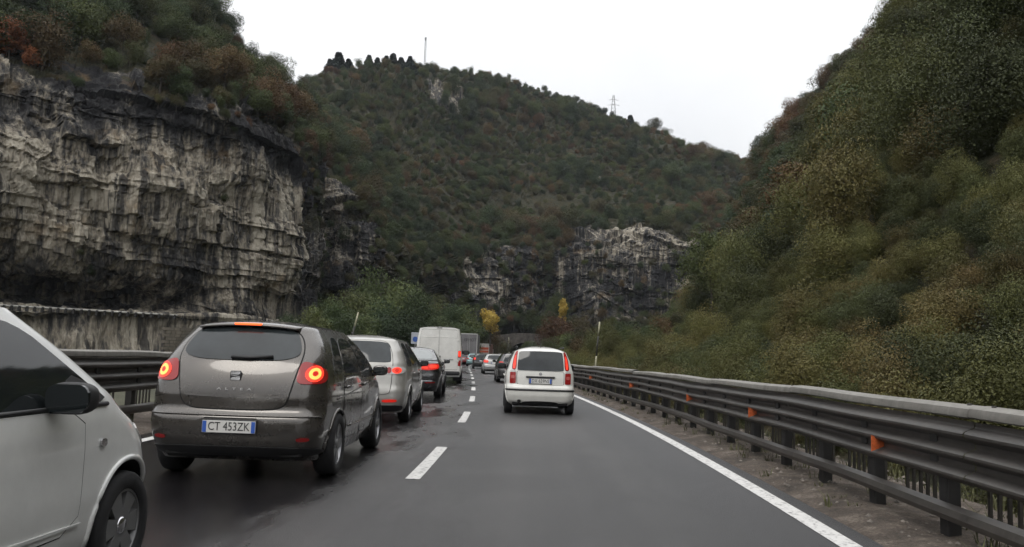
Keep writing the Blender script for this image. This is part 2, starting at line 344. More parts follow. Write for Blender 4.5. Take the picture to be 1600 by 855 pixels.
def guard_rail(name, base, sgn, top, label, dists, refl=None):
    """sgn +1: road is on the left of this rail (rail on the right)"""
    root = empty(name, (*off(0.0, base), 0.0)); tag(root, label, 'guard rail'); inv = Matrix.Translation(-Vector(root.location))
    def o3(y, o, z): a, b = off(y, base + sgn*o); return (a - root.location.x, b - root.location.y, z)
    k = top/1.02
    wp = [(-(d)-0.10, z*k) for d, z in wave_profile()]; seg = 4.0
    wob = lambda y, s: 0.009*math.sin(y*0.61+s) + 0.005*math.sin(y*1.7+2*s)
    def sweep(nm, prof, ys, mat, s, closed=False, smooth=True):
        V = []; n = len(prof)
        for y in ys:
            for (o, z) in prof: V.append(o3(y, o + wob(y, s)*.7, z + wob(y, s+1.3)))
        Fa = grid_faces(len(ys), n, closed)
        me = mesh_np(nm, V, Fa, smooth); me.set_sharp_from_angle(angle=math.radians(38)); return link(nm, me, mat, root)
    y = -2.0; i = 0
    while y < dists:
        e = min(y+seg, dists); ys = np.linspace(y, e-0.006, 9 if y < 40 else 4); dz = 0.007*((i*7919) % 5 - 2)
        far = y > 60
        # top rail: flattened box beam with rounded shoulders
        cs = [(-0.125, .932), (-0.148, .944), (-0.150, .965), (-0.138, 1.003), (-0.105, 1.02), (0.0, 1.025), (0.035, 1.0), (0.045, .96), (0.035, .93), (-0.02, .925)]
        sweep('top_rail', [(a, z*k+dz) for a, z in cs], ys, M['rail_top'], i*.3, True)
        lap = np.append(ys, e+0.28) if i % 2 == 0 else ys; pr_ = 0.005 if i % 2 == 0 else 0.0   # every other beam laps over the next
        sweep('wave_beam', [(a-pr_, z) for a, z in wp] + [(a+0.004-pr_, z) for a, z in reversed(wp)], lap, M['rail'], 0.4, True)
        if y < 26 and i % 2 == 0:
            for dy_ in (.07, .20):
                for zz in (.545, .695, .845): MB().tube([o3(e+dy_, -0.105, zz*k-.045), o3(e+dy_, -0.128, zz*k-.045)], 0.017, 6).build('lap_bolt', M['bolt'], root)
        lo = [(-0.10, .165), (-0.17, .185), (-0.185, .225), (-0.17, .272), (-0.10, .292), (-0.095, .286), (-0.16, .265), (-0.175, .225), (-0.16, .19), (-0.095, .172)]
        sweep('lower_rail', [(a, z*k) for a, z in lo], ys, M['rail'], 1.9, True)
        if y < 34:
            for dy_ in (-.16, .16):
                if y+dy_ > -2: MB().tube([o3(y+dy_, -0.06, 1.022*k+dz), o3(y+dy_, -0.06, 1.036*k+dz)], 0.016, 8).build('rail_bolt', M['bolt'], root)
        y = e; i += 1
    # posts, spacers and the vertical bars seen between them
    pm = MB().box((0, 0, .45*k-.1), (.10, .14, .9*k+.2), bev=0.012).mesh('post'); pm.materials.append(M['post'])
    sm = MB().box((0, 0, 0), (.10, .12, .26*k), bev=0.01).mesh('spacer'); sm.materials.append(M['post'])
    bm_ = MB().box((0, 0, 0), (.022, .03, .40*k)).mesh('bar'); bm_.materials.append(M['bar'])
    y = -1.4; j = 0; rest = MB()
    while y < min(dists, 150):
        hd = -math.atan(heading(y)); lean = 0.015*math.sin(j*5.1)
        p = link('post', pm, None, root, o3(y, 0.0, -0.04)); p.rotation_euler = (lean, lean*.6, hd)
        if y < 60: s = link('spacer', sm, None, root, o3(y, -0.075, .70*k)); s.rotation_euler.z = hd
        for q in range(8):
            yb = y + 0.20 + 0.125*q
            c = o3(yb, 0.16, .36*k)
            if y < 11: b = link('bar', bm_, None, root, c); b.rotation_euler.z = hd
            elif y < 60: rest.box(c, (.022, .03, .40*k))
        y += 1.33; j += 1
    tag(rest.build('far_bars', M['bar'], root), kind='stuff')
    if refl:
        for yr in refl:
            c = o3(yr, -0.145, .615*k); mb = MB(); h = 0.062*k; d = 0.075
            mb.add([(c[0]+sgn*.04, c[1], c[2]-h*.35), (c[0]-sgn*d, c[1], c[2]-h*1.15), (c[0]-sgn*d, c[1], c[2]+h*1.15), (c[0]+sgn*.04, c[1], c[2]+h*.35),
                    (c[0]+sgn*.04, c[1]+.012, c[2]-h*.35), (c[0]-sgn*d, c[1]+.012, c[2]-h*1.15), (c[0]-sgn*d, c[1]+.012, c[2]+h*1.15), (c[0]+sgn*.04, c[1]+.012, c[2]+h*.35)],
                   [(0, 1, 2, 3), (7, 6, 5, 4), (0, 4, 5, 1), (1, 5, 6, 2), (2, 6, 7, 3), (3, 7, 4, 0)])
            mb.build('reflector', M['orange'], root)
    return root
guard_rail('guard_rail', R_BAR, 1, 1.02, 'grimy steel guard rail with orange reflectors beside the right lane', 240, [7.5, 11.5, 15.5, 22.0, 30.0])
guard_rail('guard_rail', L_BAR, -1, 1.17, 'tall dark steel guard rail with pale top, left beyond the queue', 200)

# snow poles clamped behind the rails
M['pole_pale'] = plain('pole_pale_paint', (0.42, 0.40, 0.28), 0.6, var=0.3, vscale=8); M['pole_dark'] = plain('pole_dark_paint', (0.035, 0.033, 0.03), 0.6)
def snow_pole(p0, p1, label, r=0.032):
    p0, p1 = Vector(p0), Vector(p1); o = empty('snow_pole', p0); tag(o, label, 'pole', 'banded poles along the rails')
    d = p1-p0; n = [(0, .30, 'pole_pale'), (.30, .52, 'pole_pale'), (.52, .80, 'pole_dark'), (.80, 1.0, 'pole_pale')]
    for a, b, m in n: MB().tube([d*a, d*b], r, 10).build('band', M[m], o, True)
def pole_at(px_top, py_top, y, o, lean, label):
    a, b = off(y, o); t = P(px_top, py_top, y); snow_pole((a, b, -0.05), (t[0], y, t[2]), label)
pole_at(937, 503, 32.5, R_BAR+0.28, 0, 'thin pale and dark banded pole behind the right rail beside the white hatchback')
pole_at(560, 488, 34.0, L_BAR-0.28, 0, 'thin pale pole rising above the silver people carrier roof on the left')
pole_at(795, 527, 98.0, R_BAR+0.28, 0, 'thin far pole in front of the dark tunnel mouth')
# ------------------------------------------------------------------ hills and cliffs
def rock_mat():
    m, n, l, b = nodes('limestone_and_scrub'); g = n.new('ShaderNodeNewGeometry'); pos = g.outputs['Position']; veg = attr_n(n, 'veg'); pale = attr_n(n, 'pale')
    warp = noise_n(n, l, pos, 0.06, 3); 
    streak = noise_n(n, l, pos, 1.0, 6, 0.70, (1.15, 1.15, 0.055)); wide = noise_n(n, l, pos, 1.0, 4, 0.6, (0.27, 0.27, 0.035)); fine = noise_n(n, l, pos, 1.0, 6, 0.72, (2.6, 2.6, 0.9)); patch = noise_n(n, l, pos, 0.075, 5, 0.6)
    sx = n.new('ShaderNodeSeparateXYZ'); l.new(pos, sx.inputs[0])
    bedz = math_n(n, l, 'ADD', math_n(n, l, 'MULTIPLY', sx.outputs[2], 0.55), math_n(n, l, 'ADD', math_n(n, l, 'MULTIPLY', warp, 6.0), math_n(n, l, 'MULTIPLY', sx.outputs[0], 0.05)))
    cb = n.new('ShaderNodeCombineXYZ'); l.new(bedz, cb.inputs[2]); bed = noise_n(n, l, cb.outputs[0], 1.0, 5, 0.7)
    f = math_n(n, l, 'ADD', math_n(n, l, 'MULTIPLY', streak, 0.33), math_n(n, l, 'ADD', math_n(n, l, 'MULTIPLY', fine, 0.14), math_n(n, l, 'ADD', math_n(n, l, 'MULTIPLY', patch, 0.26), math_n(n, l, 'MULTIPLY', bed, 0.08))))
    f = math_n(n, l, 'ADD', math_n(n, l, 'ADD', math_n(n, l, 'MULTIPLY_ADD', wide, 0.29, f), -0.05), pale)
    r = ramp(n, [(0.425, (0.014, 0.014, 0.016)), (0.468, (0.042, 0.041, 0.041)), (0.498, (0.102, 0.096, 0.087)), (0.527, (0.235, 0.207, 0.163)), (0.58, (0.46, 0.42, 0.345))])
    l.new(f, r.inputs['Fac'])
    och = noise_n(n, l, pos, 0.16, 4, 0.6); oc = ramp(n, [(0.60, (0, 0, 0)), (0.70, (.7, .7, .7))]); l.new(och, oc.inputs['Fac'])
    rock = mix_n(n, l, math_n(n, l, 'MULTIPLY', oc.outputs['Color'], 0.75), r.outputs['Color'], (0.22, 0.15, 0.075))
    seep = noise_n(n, l, pos, 1.0, 5, 0.62, (0.62, 0.62, 0.022)); sk = ramp(n, [(0.535, (0, 0, 0)), (0.60, (.85, .85, .85))]); l.new(seep, sk.inputs['Fac']); rock = mix_n(n, l, sk.outputs['Color'], rock, (0.026, 0.026, 0.028))   # black water streaks
    sc = noise_n(n, l, pos, 0.5, 6, 0.7); scr = ramp(n, [(0.3, (0.016, 0.018, 0.010)), (0.5, (0.034, 0.034, 0.017)), (0.64, (0.055, 0.042, 0.021)), (0.8, (0.075, 0.062, 0.032))]); l.new(sc, scr.inputs['Fac'])
    vf = n.new('ShaderNodeMapRange'); vf.interpolation_type = 'SMOOTHSTEP'; l.new(math_n(n, l, 'ADD', veg, math_n(n, l, 'MULTIPLY_ADD', sc, 0.6, -0.3)), vf.inputs['Value'])
    vf.inputs['From Min'].default_value = 0.40; vf.inputs['From Max'].default_value = 0.55
    l.new(mix_n(n, l, vf.outputs[0], rock, scr.outputs['Color']), b.inputs['Base Color']); b.inputs['Roughness'].default_value = 0.85; b.inputs['Specular IOR Level'].default_value = 0.25
    bp = n.new('ShaderNodeBump'); bp.inputs['Strength'].default_value = 0.9; bp.inputs['Distance'].default_value = 0.5
    l.new(math_n(n, l, 'ADD', fine, math_n(n, l, 'MULTIPLY', bed, 0.3)), bp.inputs['Height']); l.new(bp.outputs['Normal'], b.inputs['Normal']); return m
M['rock'] = rock_mat()
def cr(P_, t):
    """Catmull-Rom through the first axis of P_ at fractional indices t"""
    n = len(P_); i = np.clip(np.floor(t).astype(int), 0, n-2); f = (t-i)[(...,)+(None,)*(P_.ndim-1)]
    p0, p1, p2, p3 = P_[np.maximum(i-1, 0)], P_[i], P_[i+1], P_[np.minimum(i+2, n-1)]
    return 0.5*(2*p1 + (p2-p0)*f + (2*p0-5*p1+4*p2-p3)*f**2 + (3*p1-p0-3*p2+p3)*f**3)
def loft(C, tr, tc):
    """C (rows, cols, 3) control net, dense at row params tr and col params tc"""
    A = cr(C, tr); return np.moveaxis(cr(np.moveaxis(A, 1, 0), tc), 0, 1)
def normals(G):
    du = np.gradient(G, axis=1); dv = np.gradient(G, axis=0); n = np.cross(du, dv); return n/np.maximum(np.linalg.norm(n, axis=-1, keepdims=True), 1e-9)
def terrain(name, G, veg, pale, smooth=True):
    me = mesh_np(name, G.reshape(-1, 3), grid_faces(G.shape[0], G.shape[1]), smooth); attr(me, 'veg', veg); attr(me, 'pale', pale)
    o = link(name, me, M['rock']); tag(o, kind='structure'); return o
def rockify(G, amt, bed_s=1.0, seed=0.0):
    """ledges, ribs and overhangs pushed out along the surface normal; amt is metres per vertex"""
    N = normals(G); N = np.where((N @ np.array([0, -1.0, 0.25]))[..., None] < 0, -N, N)
    w = 1.6*fbm(G*0.035+seed, 3)
    def beds(fq, k):
        z = G[..., 2]*fq*bed_s + w*(fq/0.15)*0.5 + G[..., 0]*0.012*fq/0.15; z = z + 0.55*np.sin(z*1.7+k) ; fl = np.floor(z); fr = z-fl
        return (1-fr)**2.5, _h3(fl.astype(np.int64), np.full(z.shape, int(seed)+k), np.zeros(z.shape, np.int64))-0.5
    a1, h1 = beds(0.15, 3); a2, h2 = beds(0.46, 5); hm = sstep(-0.3, 0.35, fbm(G*np.array([0.06, 0.06, 0.12])+seed+5, 3))
    ribs = fbm(G*np.array([0.30, 0.30, 0.05])+seed, 5, 0.6); ribs = ribs - 0.35*np.abs(fbm(G*np.array([0.5, 0.5, 0.07])+seed+3, 3)); fine = fbm(G*np.array([1.1, 1.1, 0.8])+seed, 4, 0.65)
    big = fbm(G*np.array([0.07, 0.07, 0.06])+seed+9, 3)
    # jointed blocks: cells in (along the face, height) stand proud or back, edges shifted by noise
    al = G[..., 0]*0.8 + G[..., 1]*0.6; wq = fbm(G*0.25+seed+2, 3)*1.6; blk = 0
    for cw, ch, am, k in ((7.5, 5.0, 1.5, 1), (2.9, 3.4, 0.6, 2), (1.1, 1.6, 0.16, 3)):
        zi = np.floor((G[..., 2]+wq)/ch); ai = np.floor((al+wq*1.3)/cw + 0.5*(zi % 2) + 0.37*zi); blk = blk + am*(_h3(ai.astype(np.int64), zi.astype(np.int64), np.full(zi.shape, int(seed)+k))-0.5)
    return G + N*(amt*(hm*(1.1*a1 + 0.9*h1) + (1-hm*.5)*(0.2*a2 + 0.2*h2) + 0.7*ribs + 0.3*fine + 2.4*big + blk))[..., None]

# --- the tall limestone wall on the left
colsL = [-520, -300, -120, 0, 120, 240, 340, 415, 452, 470, 486, 510]
dL = [56, 66, 77, 85, 92, 99, 107, 115, 121, 127, 150, 185]
def yfence(x): return 480 + 17*(x/310.0)
rowsL = []
topL = np.interp(colsL, [-520, 0, 60, 120, 200, 280, 350, 430, 470, 510], [40, 92, 105, 118, 135, 148, 162, 188, 225, 262])
ridge = np.interp(colsL, [-520, -200, 0, 120, 240, 330, 350, 400, 450, 480, 510], [-560, -420, -300, -215, -110, 12, 52, 100, 142, 172, 200])
def foot(x, d): p = P(x, 500, d); return np.array([p[0], d, -1.6])
cave = np.interp(colsL, [-520, 0, 120, 240, 300, 340, 600], [1, 1, 1, .8, .3, 0, 0])
R = [[] for _ in range(12)]
for i, (x, d) in enumerate(zip(colsL, dL)):
    yf = yfence(x); c = cave[i]; ceil_y = 418 + 0.10*(x-100) if x > -200 else 395
    R[0].append(foot(x, d-1.5)); R[1].append(P(x, yf+3, d)); q = P(x, yf, d); R[2].append(q)
    R[3].append(np.array([q[0]*(d+5)/d, d+5, q[2]+0.15]))
    R[4].append(np.array([q[0]*(d+6+5*c)/d, d+6+5*c, q[2]+1.0]))
    zc = P(x, ceil_y+18, d+6)[2]; R[5].append(np.array([q[0]*(d+6+5.5*c)/d, d+6+5.5*c, zc-1.0*c]))
    R[6].append(P(x, ceil_y-12, d+5.0)); R[7].append(P(x, 0.55*ceil_y+0.45*topL[i], d+3.0)); R[8].append(P(x, 0.2*ceil_y+0.8*topL[i]+12, d+4.5))
    R[9].append(P(x, topL[i], d+8)); R[10].append(P(x, 0.5*topL[i]+0.5*ridge[i]+6, d+38)); R[11].append(P(x, ridge[i]+26, d+75))
back = [np.array([p[0]*1.35-10, p[1]+70, p[2]*0.75]) for p in R[11]]
CL = np.array(R + [back])
trL = np.concatenate([np.linspace(0, 3, 26)[:-1], np.linspace(3, 9, 250)[:-1], np.linspace(9, 12, 70)])
tcL = np.concatenate([np.linspace(0, 3, 70)[:-1], np.linspace(3, 11, 400)])
GL = loft(CL, trL, tcL); rr_ = np.repeat(trL[:, None], len(tcL), 1)
n1 = fbm(GL*0.05+4, 4); vegL = sstep(8.75, 9.1, rr_ + 1.0*n1 + 0.5*fbm(GL*0.2, 3)); rockL = (1-sstep(8.9, 9.6, rr_))*(0.35+0.65*sstep(3.2, 4.2, rr_)) + 0.12
GL = rockify(GL, rockL, 1.0, 0.0)
vegL = np.maximum(vegL, 0.42*(rr_ < 3.3)*sstep(-0.1, 0.5, fbm(GL*0.12, 3)))
paleL = 0.026 - 0.085*sstep(7.0, 8.1, rr_ + 1.8*n1) + 0.03*sstep(5.5, 7.0, rr_)*(1-sstep(7.2, 8.2, rr_)) - 0.03*(rr_ < 5.6)*(rr_ > 3.3)
vegL = np.maximum(vegL, 0.9*sstep(8.6, 9.6, np.repeat(tcL[None], len(trL), 0)+1.5*n1)*sstep(-.1, .2, n1)); paleL = paleL - 0.06*sstep(8.1, 9.2, np.repeat(tcL[None], len(trL), 0) + 0.8*n1) ; cliff = terrain('cliff', GL, vegL, paleL, False)

# --- the hill that closes the gorge, with its lower rock band
colsM = [400, 455, 500, 545, 590, 640, 700, 760, 820, 880, 940, 1010, 1075, 1130, 1190, 1280, 1400]
dM = [215, 200, 185, 180, 188, 205, 235, 258, 276, 284, 284, 280, 276, 280, 300, 330, 370]
ctop = np.interp(colsM, [400, 455, 500, 545, 590, 640, 700, 780, 860, 940, 1020, 1075, 1130, 1190, 1400], [300, 285, 272, 320, 372, 402, 388, 388, 372, 364, 360, 366, 398, 400, 402])
ridM = np.interp(colsM, [400, 455, 500, 560, 640, 700, 760, 830, 900, 960, 1040, 1100, 1150, 1280, 1400], [215, 180, 138, 118, 114, 114, 124, 142, 168, 193, 226, 245, 255, 268, 275])
RM = [[] for _ in range(8)]
for i, (x, d) in enumerate(zip(colsM, dM)):
    shelf = float(np.interp(x, [640, 760, 860, 960, 1040], [0, 1, 1, 1, 0]))
    RM[0].append(foot(x, d-14)); RM[1].append(P(x, 520, d-2)); RM[2].append(P(x, 0.55*ctop[i]+0.45*510, d+4)); RM[3].append(P(x, ctop[i]+8, d+9))
    RM[4].append(P(x, ctop[i]-22-8*shelf, d+30+22*shelf)); RM[5].append(P(x, 0.72*ctop[i]+0.28*ridM[i]-12, d+58+18*shelf))
    RM[6].append(P(x, 0.4*ctop[i]+0.6*ridM[i], d+110)); RM[7].append(P(x, ridM[i]+6, d+170))
backM = [np.array([p[0]*1.1, p[1]+160, p[2]*0.7]) for p in RM[7]]
CM = np.array(RM + [backM]); trM = np.concatenate([np.linspace(0, 1, 20)[:-1], np.linspace(1, 4, 170)[:-1], np.linspace(4, 8, 130)]); tcM = np.linspace(0, len(colsM)-1, 460)
GM = loft(CM, trM, tcM); rrM = np.repeat(trM[:, None], len(tcM), 1); ccM = np.repeat(tcM[None], len(trM), 0); n2 = fbm(GM*0.03+2, 4); n3 = fbm(GM*0.012+8, 3)
pxM = np.interp(ccM, range(len(colsM)), colsM)
vegM = np.maximum(sstep(2.85, 3.3, rrM + 1.2*n2), 1-sstep(1.0, 1.6, rrM+0.9*n2)) + 0.6*sstep(0.02, 0.35, n2)*(1-0.8*np.exp(-((pxM-985)/105)**4))
vegM = np.maximum(vegM, 0.55*sstep(560, 610, pxM)*(1-sstep(690, 720, pxM)))
vegM -= 0.9*sstep(0.38, 0.48, fbm(GM*np.array([.03, .03, .05])+31, 4))*sstep(5.0, 5.4, rrM)   # bare outcrops high up
rockM = 0.25 + 1.6*(sstep(0.8, 1.4, rrM)*(1-sstep(3.2, 3.9, rrM))) + 1.2*sstep(4, 6, rrM)*(1-sstep(7, 8, rrM))
GM = rockify(GM, rockM, 0.6, 40.0)
TUN_X, TUN_Y = float(lane(264))+0.9, 262.0
w_ = np.exp(-((GM[..., 0]-TUN_X)/9.0)**6)*np.exp(-(np.maximum(GM[..., 2], 0)/9.0)**6); GM[..., 1] += 75*w_
paleM = -0.052 + 0.046*np.exp(-((pxM-1000)/100)**4) + 0.040*np.exp(-((pxM-750)/70)**2) + 0.06*np.exp(-((pxM-1105)/25)**2) + 0.04*np.exp(-((pxM-500)/40)**2) + 0.02*sstep(1.6, 2.8, rrM)
hill = terrain('hill', GM, vegM, paleM, False)

# --- the wooded slope climbing from the right rail
def rslope(Y, U):
    base = lane(Y) + R_BAR; kk = 1.0 + 0.12*sstep(40, 100, Y) + 0.85*sstep(140, 235, Y); s2 = 1.52 - 0.66*sstep(140, 235, Y)
    footu = 5.5 + np.maximum(0, Y-40)*0.175 + np.maximum(0, Y-130)*0.0
    e = U - footu; ep = np.maximum(e, 0); el_ = np.minimum(ep, 27.0); z = kk*(0.74*el_ + 0.0150*el_**2) + s2*(ep-el_) - 0.35 + 0.9*sstep(1.2, 4.5, U)*(1-sstep(0, 6, e))
    X = base + U; p = np.stack([X*0.035, Y*0.035, 0*X], -1)
    amp = np.clip(e/22.0, 0, 1); z = z + amp*(7.0*fbm(p, 4) - 1.0) + 1.2*np.clip(e/4, 0, 1)*fbm(np.stack([X*.22, Y*.22, 0*X], -1), 3)
    fall = 1-sstep(255, 330, Y); z = z*fall - 2*(1-fall)
    return np.stack([X, Y, z], -1)
Yr = np.concatenate([np.linspace(-25, 60, 110)[:-1], np.linspace(60, 335, 170)]); Ur = np.concatenate([np.linspace(0.9, 30, 70)[:-1], np.linspace(30, 190, 120)])
GR = rslope(*np.meshgrid(Yr, Ur, indexing='ij')); n4 = fbm(GR*0.06+3, 4)
outc = np.exp(-((GR[..., 1]-250)/28)**2)*sstep(0.02, 0.25, fbm(GR*np.array([.08, .05, .03])+7, 4))*(1-sstep(48, 70, GR[..., 2]))
vegR = 1.0 - 1.1*outc; slope = terrain('hillside', GR, vegR, 0*vegR-0.01)

# --- pale rock needle where the right slope meets the gorge wall
def needle():
    d = 208.0; b = P(1135, 503, d); t = P(1140, 402, d+3); n = 40; m = 60; z = np.linspace(-6, t[2]-b[2]+1, m); th = np.linspace(0, 2*np.pi, n, endpoint=False)
    Z, T_ = np.meshgrid(z, th, indexing='ij'); f = (Z-z[0])/(z[-1]-z[0]); r = (2.1-0.9*f)*np.sqrt(np.clip(1.02-f**6, 0.0, 1)); G = np.stack([b[0]+(t[0]-b[0])*f+np.cos(T_)*r, d+3*f+np.sin(T_)*r*1.6, b[2]+Z], -1)
    dv = np.stack([np.cos(T_), np.sin(T_), 0*T_], -1); G = G + dv*(0.9*fbm(G*np.array([.5, .5, .16]), 5, .6))[..., None]
    me = mesh_np('rock_needle', G.reshape(-1, 3), grid_faces(m, n, True), False); attr(me, 'veg', np.where(fbm(G*.3, 3) > .25, .5, 0)); attr(me, 'pale', np.full(n*m, 0.02)); tag(link('rock_needle', me, M['rock']), kind='structure')
needle()

# --- tunnel mouth at the far end of the road
M['concrete'] = plain('tunnel_concrete', (0.085, 0.075, 0.066), 0.9, var=0.5, vscale=0.6, bump=0.3, bscale=3); M['dark_lining'] = plain('tunnel_lining', (0.03, 0.028, 0.026), 0.9, var=0.3, vscale=0.8)  # lining in a darker tone than the facing wall
def tunnel():
    root = empty('tunnel_portal', (TUN_X, TUN_Y, 0)); tag(root, 'dark arched road tunnel mouth in a concrete wall where the road ends', 'tunnel')
    n = 24; rx, rz, z0 = 4.9, 4.2, 1.6; arc = [(-rx, -1.2)] + [(-rx*math.cos(math.pi*i/n), z0+rz*math.sin(math.pi*i/n)) for i in range(n+1)] + [(rx, -1.2)]
    out = [(-9.5, -1.2)] + [(-9.5 + 19*i/n, 7.6 + 1.3*math.sin(math.pi*i/n)) for i in range(n+1)] + [(9.5, -1.2)]
    V = [(x, y, z) for y in (0, 1.0) for pr in (arc, out) for x, z in pr]; m = len(arc); Fa = []
    for i in range(m-1):
        Fa += [(i, i+1, m+i+1, m+i), (2*m+i+1, 2*m+i, 3*m+i, 3*m+i+1), (m+i, m+i+1, 3*m+i+1, 3*m+i), (i+1, i, 2*m+i, 2*m+i+1)]
    link('facing_wall', mesh_py('facing_wall', V, Fa), M['concrete'], root)
    V = [(x*1.0, y, z) for y in (0.9, 85) for x, z in arc]; Fa = [(i, i+1, m+i+1, m+i) for i in range(m-1)] + [tuple(range(m, 2*m))]
    link('lining', mesh_py('lining', V, Fa), M['dark_lining'], root)
    V = []; Fa = []
    for i, (x, z) in enumerate(arc):
        for s, y in ((1.0, -0.12), (1.09, -0.12), (1.09, 0.06), (1.0, 0.06)): V.append((x*s, y, z0+(z-z0)*s if z > z0 else z))
    for i in range(m-1):
        for k in range(4): Fa.append((i*4+k, i*4+(k+1) % 4, i*4+4+(k+1) % 4, i*4+4+k))
    link('arch_ring', mesh_py('arch_ring', V, Fa), M['concrete'], root)
tunnel()

# --- rail and masonry patch along the old road under the cliff
M['pale_rail'] = plain('pale_rail', (0.42, 0.41, 0.38), 0.6, var=0.3, vscale=2)
def upper_rail():
    pts = [P(x, yfence(x)+1.0, d-0.6) for x, d in zip(np.linspace(-260, 455, 60), np.interp(np.linspace(-260, 455, 60), colsL, dL))]
    o = empty('rail_fence', pts[0]); tag(o, 'thin pale rail with dark posts along the ledge under the left cliff', 'fence')
    q = [Vector(p)-Vector(pts[0]) for p in pts]; MB().tube([v + Vector((0, 0, .25)) for v in q], 0.13, 6).build('rail', M['pale_rail'], o, True)
    pm = MB().box((0, 0, .05), (.24, .3, .55)).mesh('post'); pm.materials.append(M['post'])
    for v in q: link('post', pm, None, o, v + Vector((0, -.12, 0)))
upper_rail()
M['masonry'] = plain('masonry_stone', (0.17, 0.15, 0.12), 0.9, var=0.4, vscale=0.8, bump=0.4, bscale=6)
def masonry():
    a, b = P(256, 545, 97.0), P(304, 545, 100.0); o = empty('masonry_wall', (a[0], a[1], -1.2)); tag(o, 'small coursed stone wall patch under the cliff rail, left of the grey hatchback', 'wall')
    u = Vector((b[0]-a[0], b[1]-a[1], 0)); w = u.length; u.normalize(); rot = Matrix.Rotation(math.atan2(u.y, u.x), 3, 'Z'); mb = MB(); h = 4.6; n = 12
    for r in range(n):
        x = -0.25*(r % 2)
        while x < w:
            l = 0.45+0.35*random.random(); c = u*(x+l/2); mb.box((c.x, c.y+random.uniform(-.03, .03), h*(r+.5)/n), (l-.05, .5, h/n-.05), rot); x += l
    tag(mb.build('stones', M['masonry'], o), kind='stuff')
    MB().box((u.x*w/2, u.y*w/2+.12, h/2), (w, .4, h), rot).build('mortar', M['concrete'], o)
masonry()

# --- thin damp air over the whole gorge
hz = MB().box((0, 330, 200), (1700, 1300, 408.0)).mesh('haze'); hm_ = bpy.data.materials.new('damp_air'); hm_.use_nodes = True; hn = hm_.node_tree.nodes; hn.clear()
pv = hn.new('ShaderNodeVolumePrincipled'); pv.inputs['Color'].default_value = (0.80, 0.86, 0.94, 1); pv.inputs['Density'].default_value = 0.00012; ho = hn.new('ShaderNodeOutputMaterial'); hm_.node_tree.links.new(pv.outputs[0], ho.inputs['Volume'])
tag(link('haze', hz, hm_), 'thin pale haze filling the gorge', 'haze', kind='stuff')
# ------------------------------------------------------------------ foliage
def leaf_mat(name, stops, sat_noise=0.03, wr=0.52, wb=0.70, c0=-0.25):
    m, n, l, b = nodes(name); oi = n.new('ShaderNodeObjectInfo'); g = n.new('ShaderNodeNewGeometry')
    big = noise_n(n, l, oi.outputs['Location'], sat_noise, 3, 0.6); small = noise_n(n, l, g.outputs['Position'], 1.1, 3, 0.6)
    f = math_n(n, l, 'ADD', math_n(n, l, 'MULTIPLY', oi.outputs['Random'], wr), math_n(n, l, 'ADD', math_n(n, l, 'MULTIPLY', big, wb), math_n(n, l, 'MULTIPLY_ADD', small, 0.24, c0)))
    r = ramp(n, stops); l.new(f, r.inputs['Fac'])
    # each leaf a little lighter or darker
    leaf = n.new('ShaderNodeTexWhiteNoise'); leaf.noise_dimensions = '1D'; l.new(attr_n(n, 'leaf'), leaf.inputs['W'])
    tone = n.new('ShaderNodeTexWhiteNoise'); tone.noise_dimensions = '1D'; l.new(oi.outputs['Random'], tone.inputs['W'])   # trees differ in how light their leaf is
    v = math_n(n, l, 'MULTIPLY', math_n(n, l, 'MULTIPLY_ADD', leaf.outputs['Value'], 0.4, 0.8), math_n(n, l, 'MULTIPLY_ADD', tone.outputs['Value'], 0.75, 0.65))
    hs = n.new('ShaderNodeHueSaturation'); l.new(r.outputs['Color'], hs.inputs['Color']); l.new(v, hs.inputs['Value']); hs.inputs['Saturation'].default_value = 0.92
    l.new(hs.outputs['Color'], b.inputs['Base Color']); b.inputs['Roughness'].default_value = 0.6; b.inputs['Specular IOR Level'].default_value = 0.2
    return m
STOPS = [(0.14, (0.030, 0.044, 0.024)), (0.36, (0.040, 0.060, 0.022)), (0.52, (0.068, 0.083, 0.025)), (0.63, (0.080, 0.070, 0.028)), (0.72, (0.105, 0.066, 0.026)), (0.80, (0.110, 0.050, 0.026)), (0.90, (0.15, 0.125, 0.033))]
WARM = [(0.14, (0.038, 0.050, 0.020)), (0.34, (0.062, 0.070, 0.022)), (0.50, (0.100, 0.098, 0.026)), (0.62, (0.105, 0.084, 0.026)), (0.74, (0.120, 0.068, 0.024)), (0.84, (0.120, 0.050, 0.024)), (0.93, (0.17, 0.13, 0.03))]
M['leaf'] = leaf_mat('leaf_far_wood', STOPS, 0.022, 0.50, 0.82, -0.29); M['leaf_warm'] = leaf_mat('leaf_autumn', WARM, 0.05, 0.44, 0.70, -0.29)
M['leaf_green'] = leaf_mat('leaf_green', [(0.2, (0.034, 0.055, 0.024)), (0.45, (0.060, 0.088, 0.030)), (0.7, (0.10, 0.12, 0.038)), (0.9, (0.11, 0.090, 0.032))])
M['leaf_yellow'] = leaf_mat('leaf_yellow', [(0.2, (0.45, 0.31, 0.03)), (0.6, (0.62, 0.43, 0.05)), (0.9, (0.38, 0.30, 0.05))])
M['leaf_rust'] = leaf_mat('leaf_rust', [(0.2, (0.20, 0.055, 0.02)), (0.6, (0.27, 0.085, 0.025)), (0.9, (0.15, 0.07, 0.03))])
M['leaf_dark'] = leaf_mat('leaf_conifer', [(0.2, (0.018, 0.030, 0.024)), (0.6, (0.028, 0.040, 0.028)), (0.9, (0.04, 0.045, 0.028))])
M['bark'] = plain('bark', (0.05, 0.042, 0.034), 0.95, var=0.4, vscale=6, bump=0.5, bscale=20)
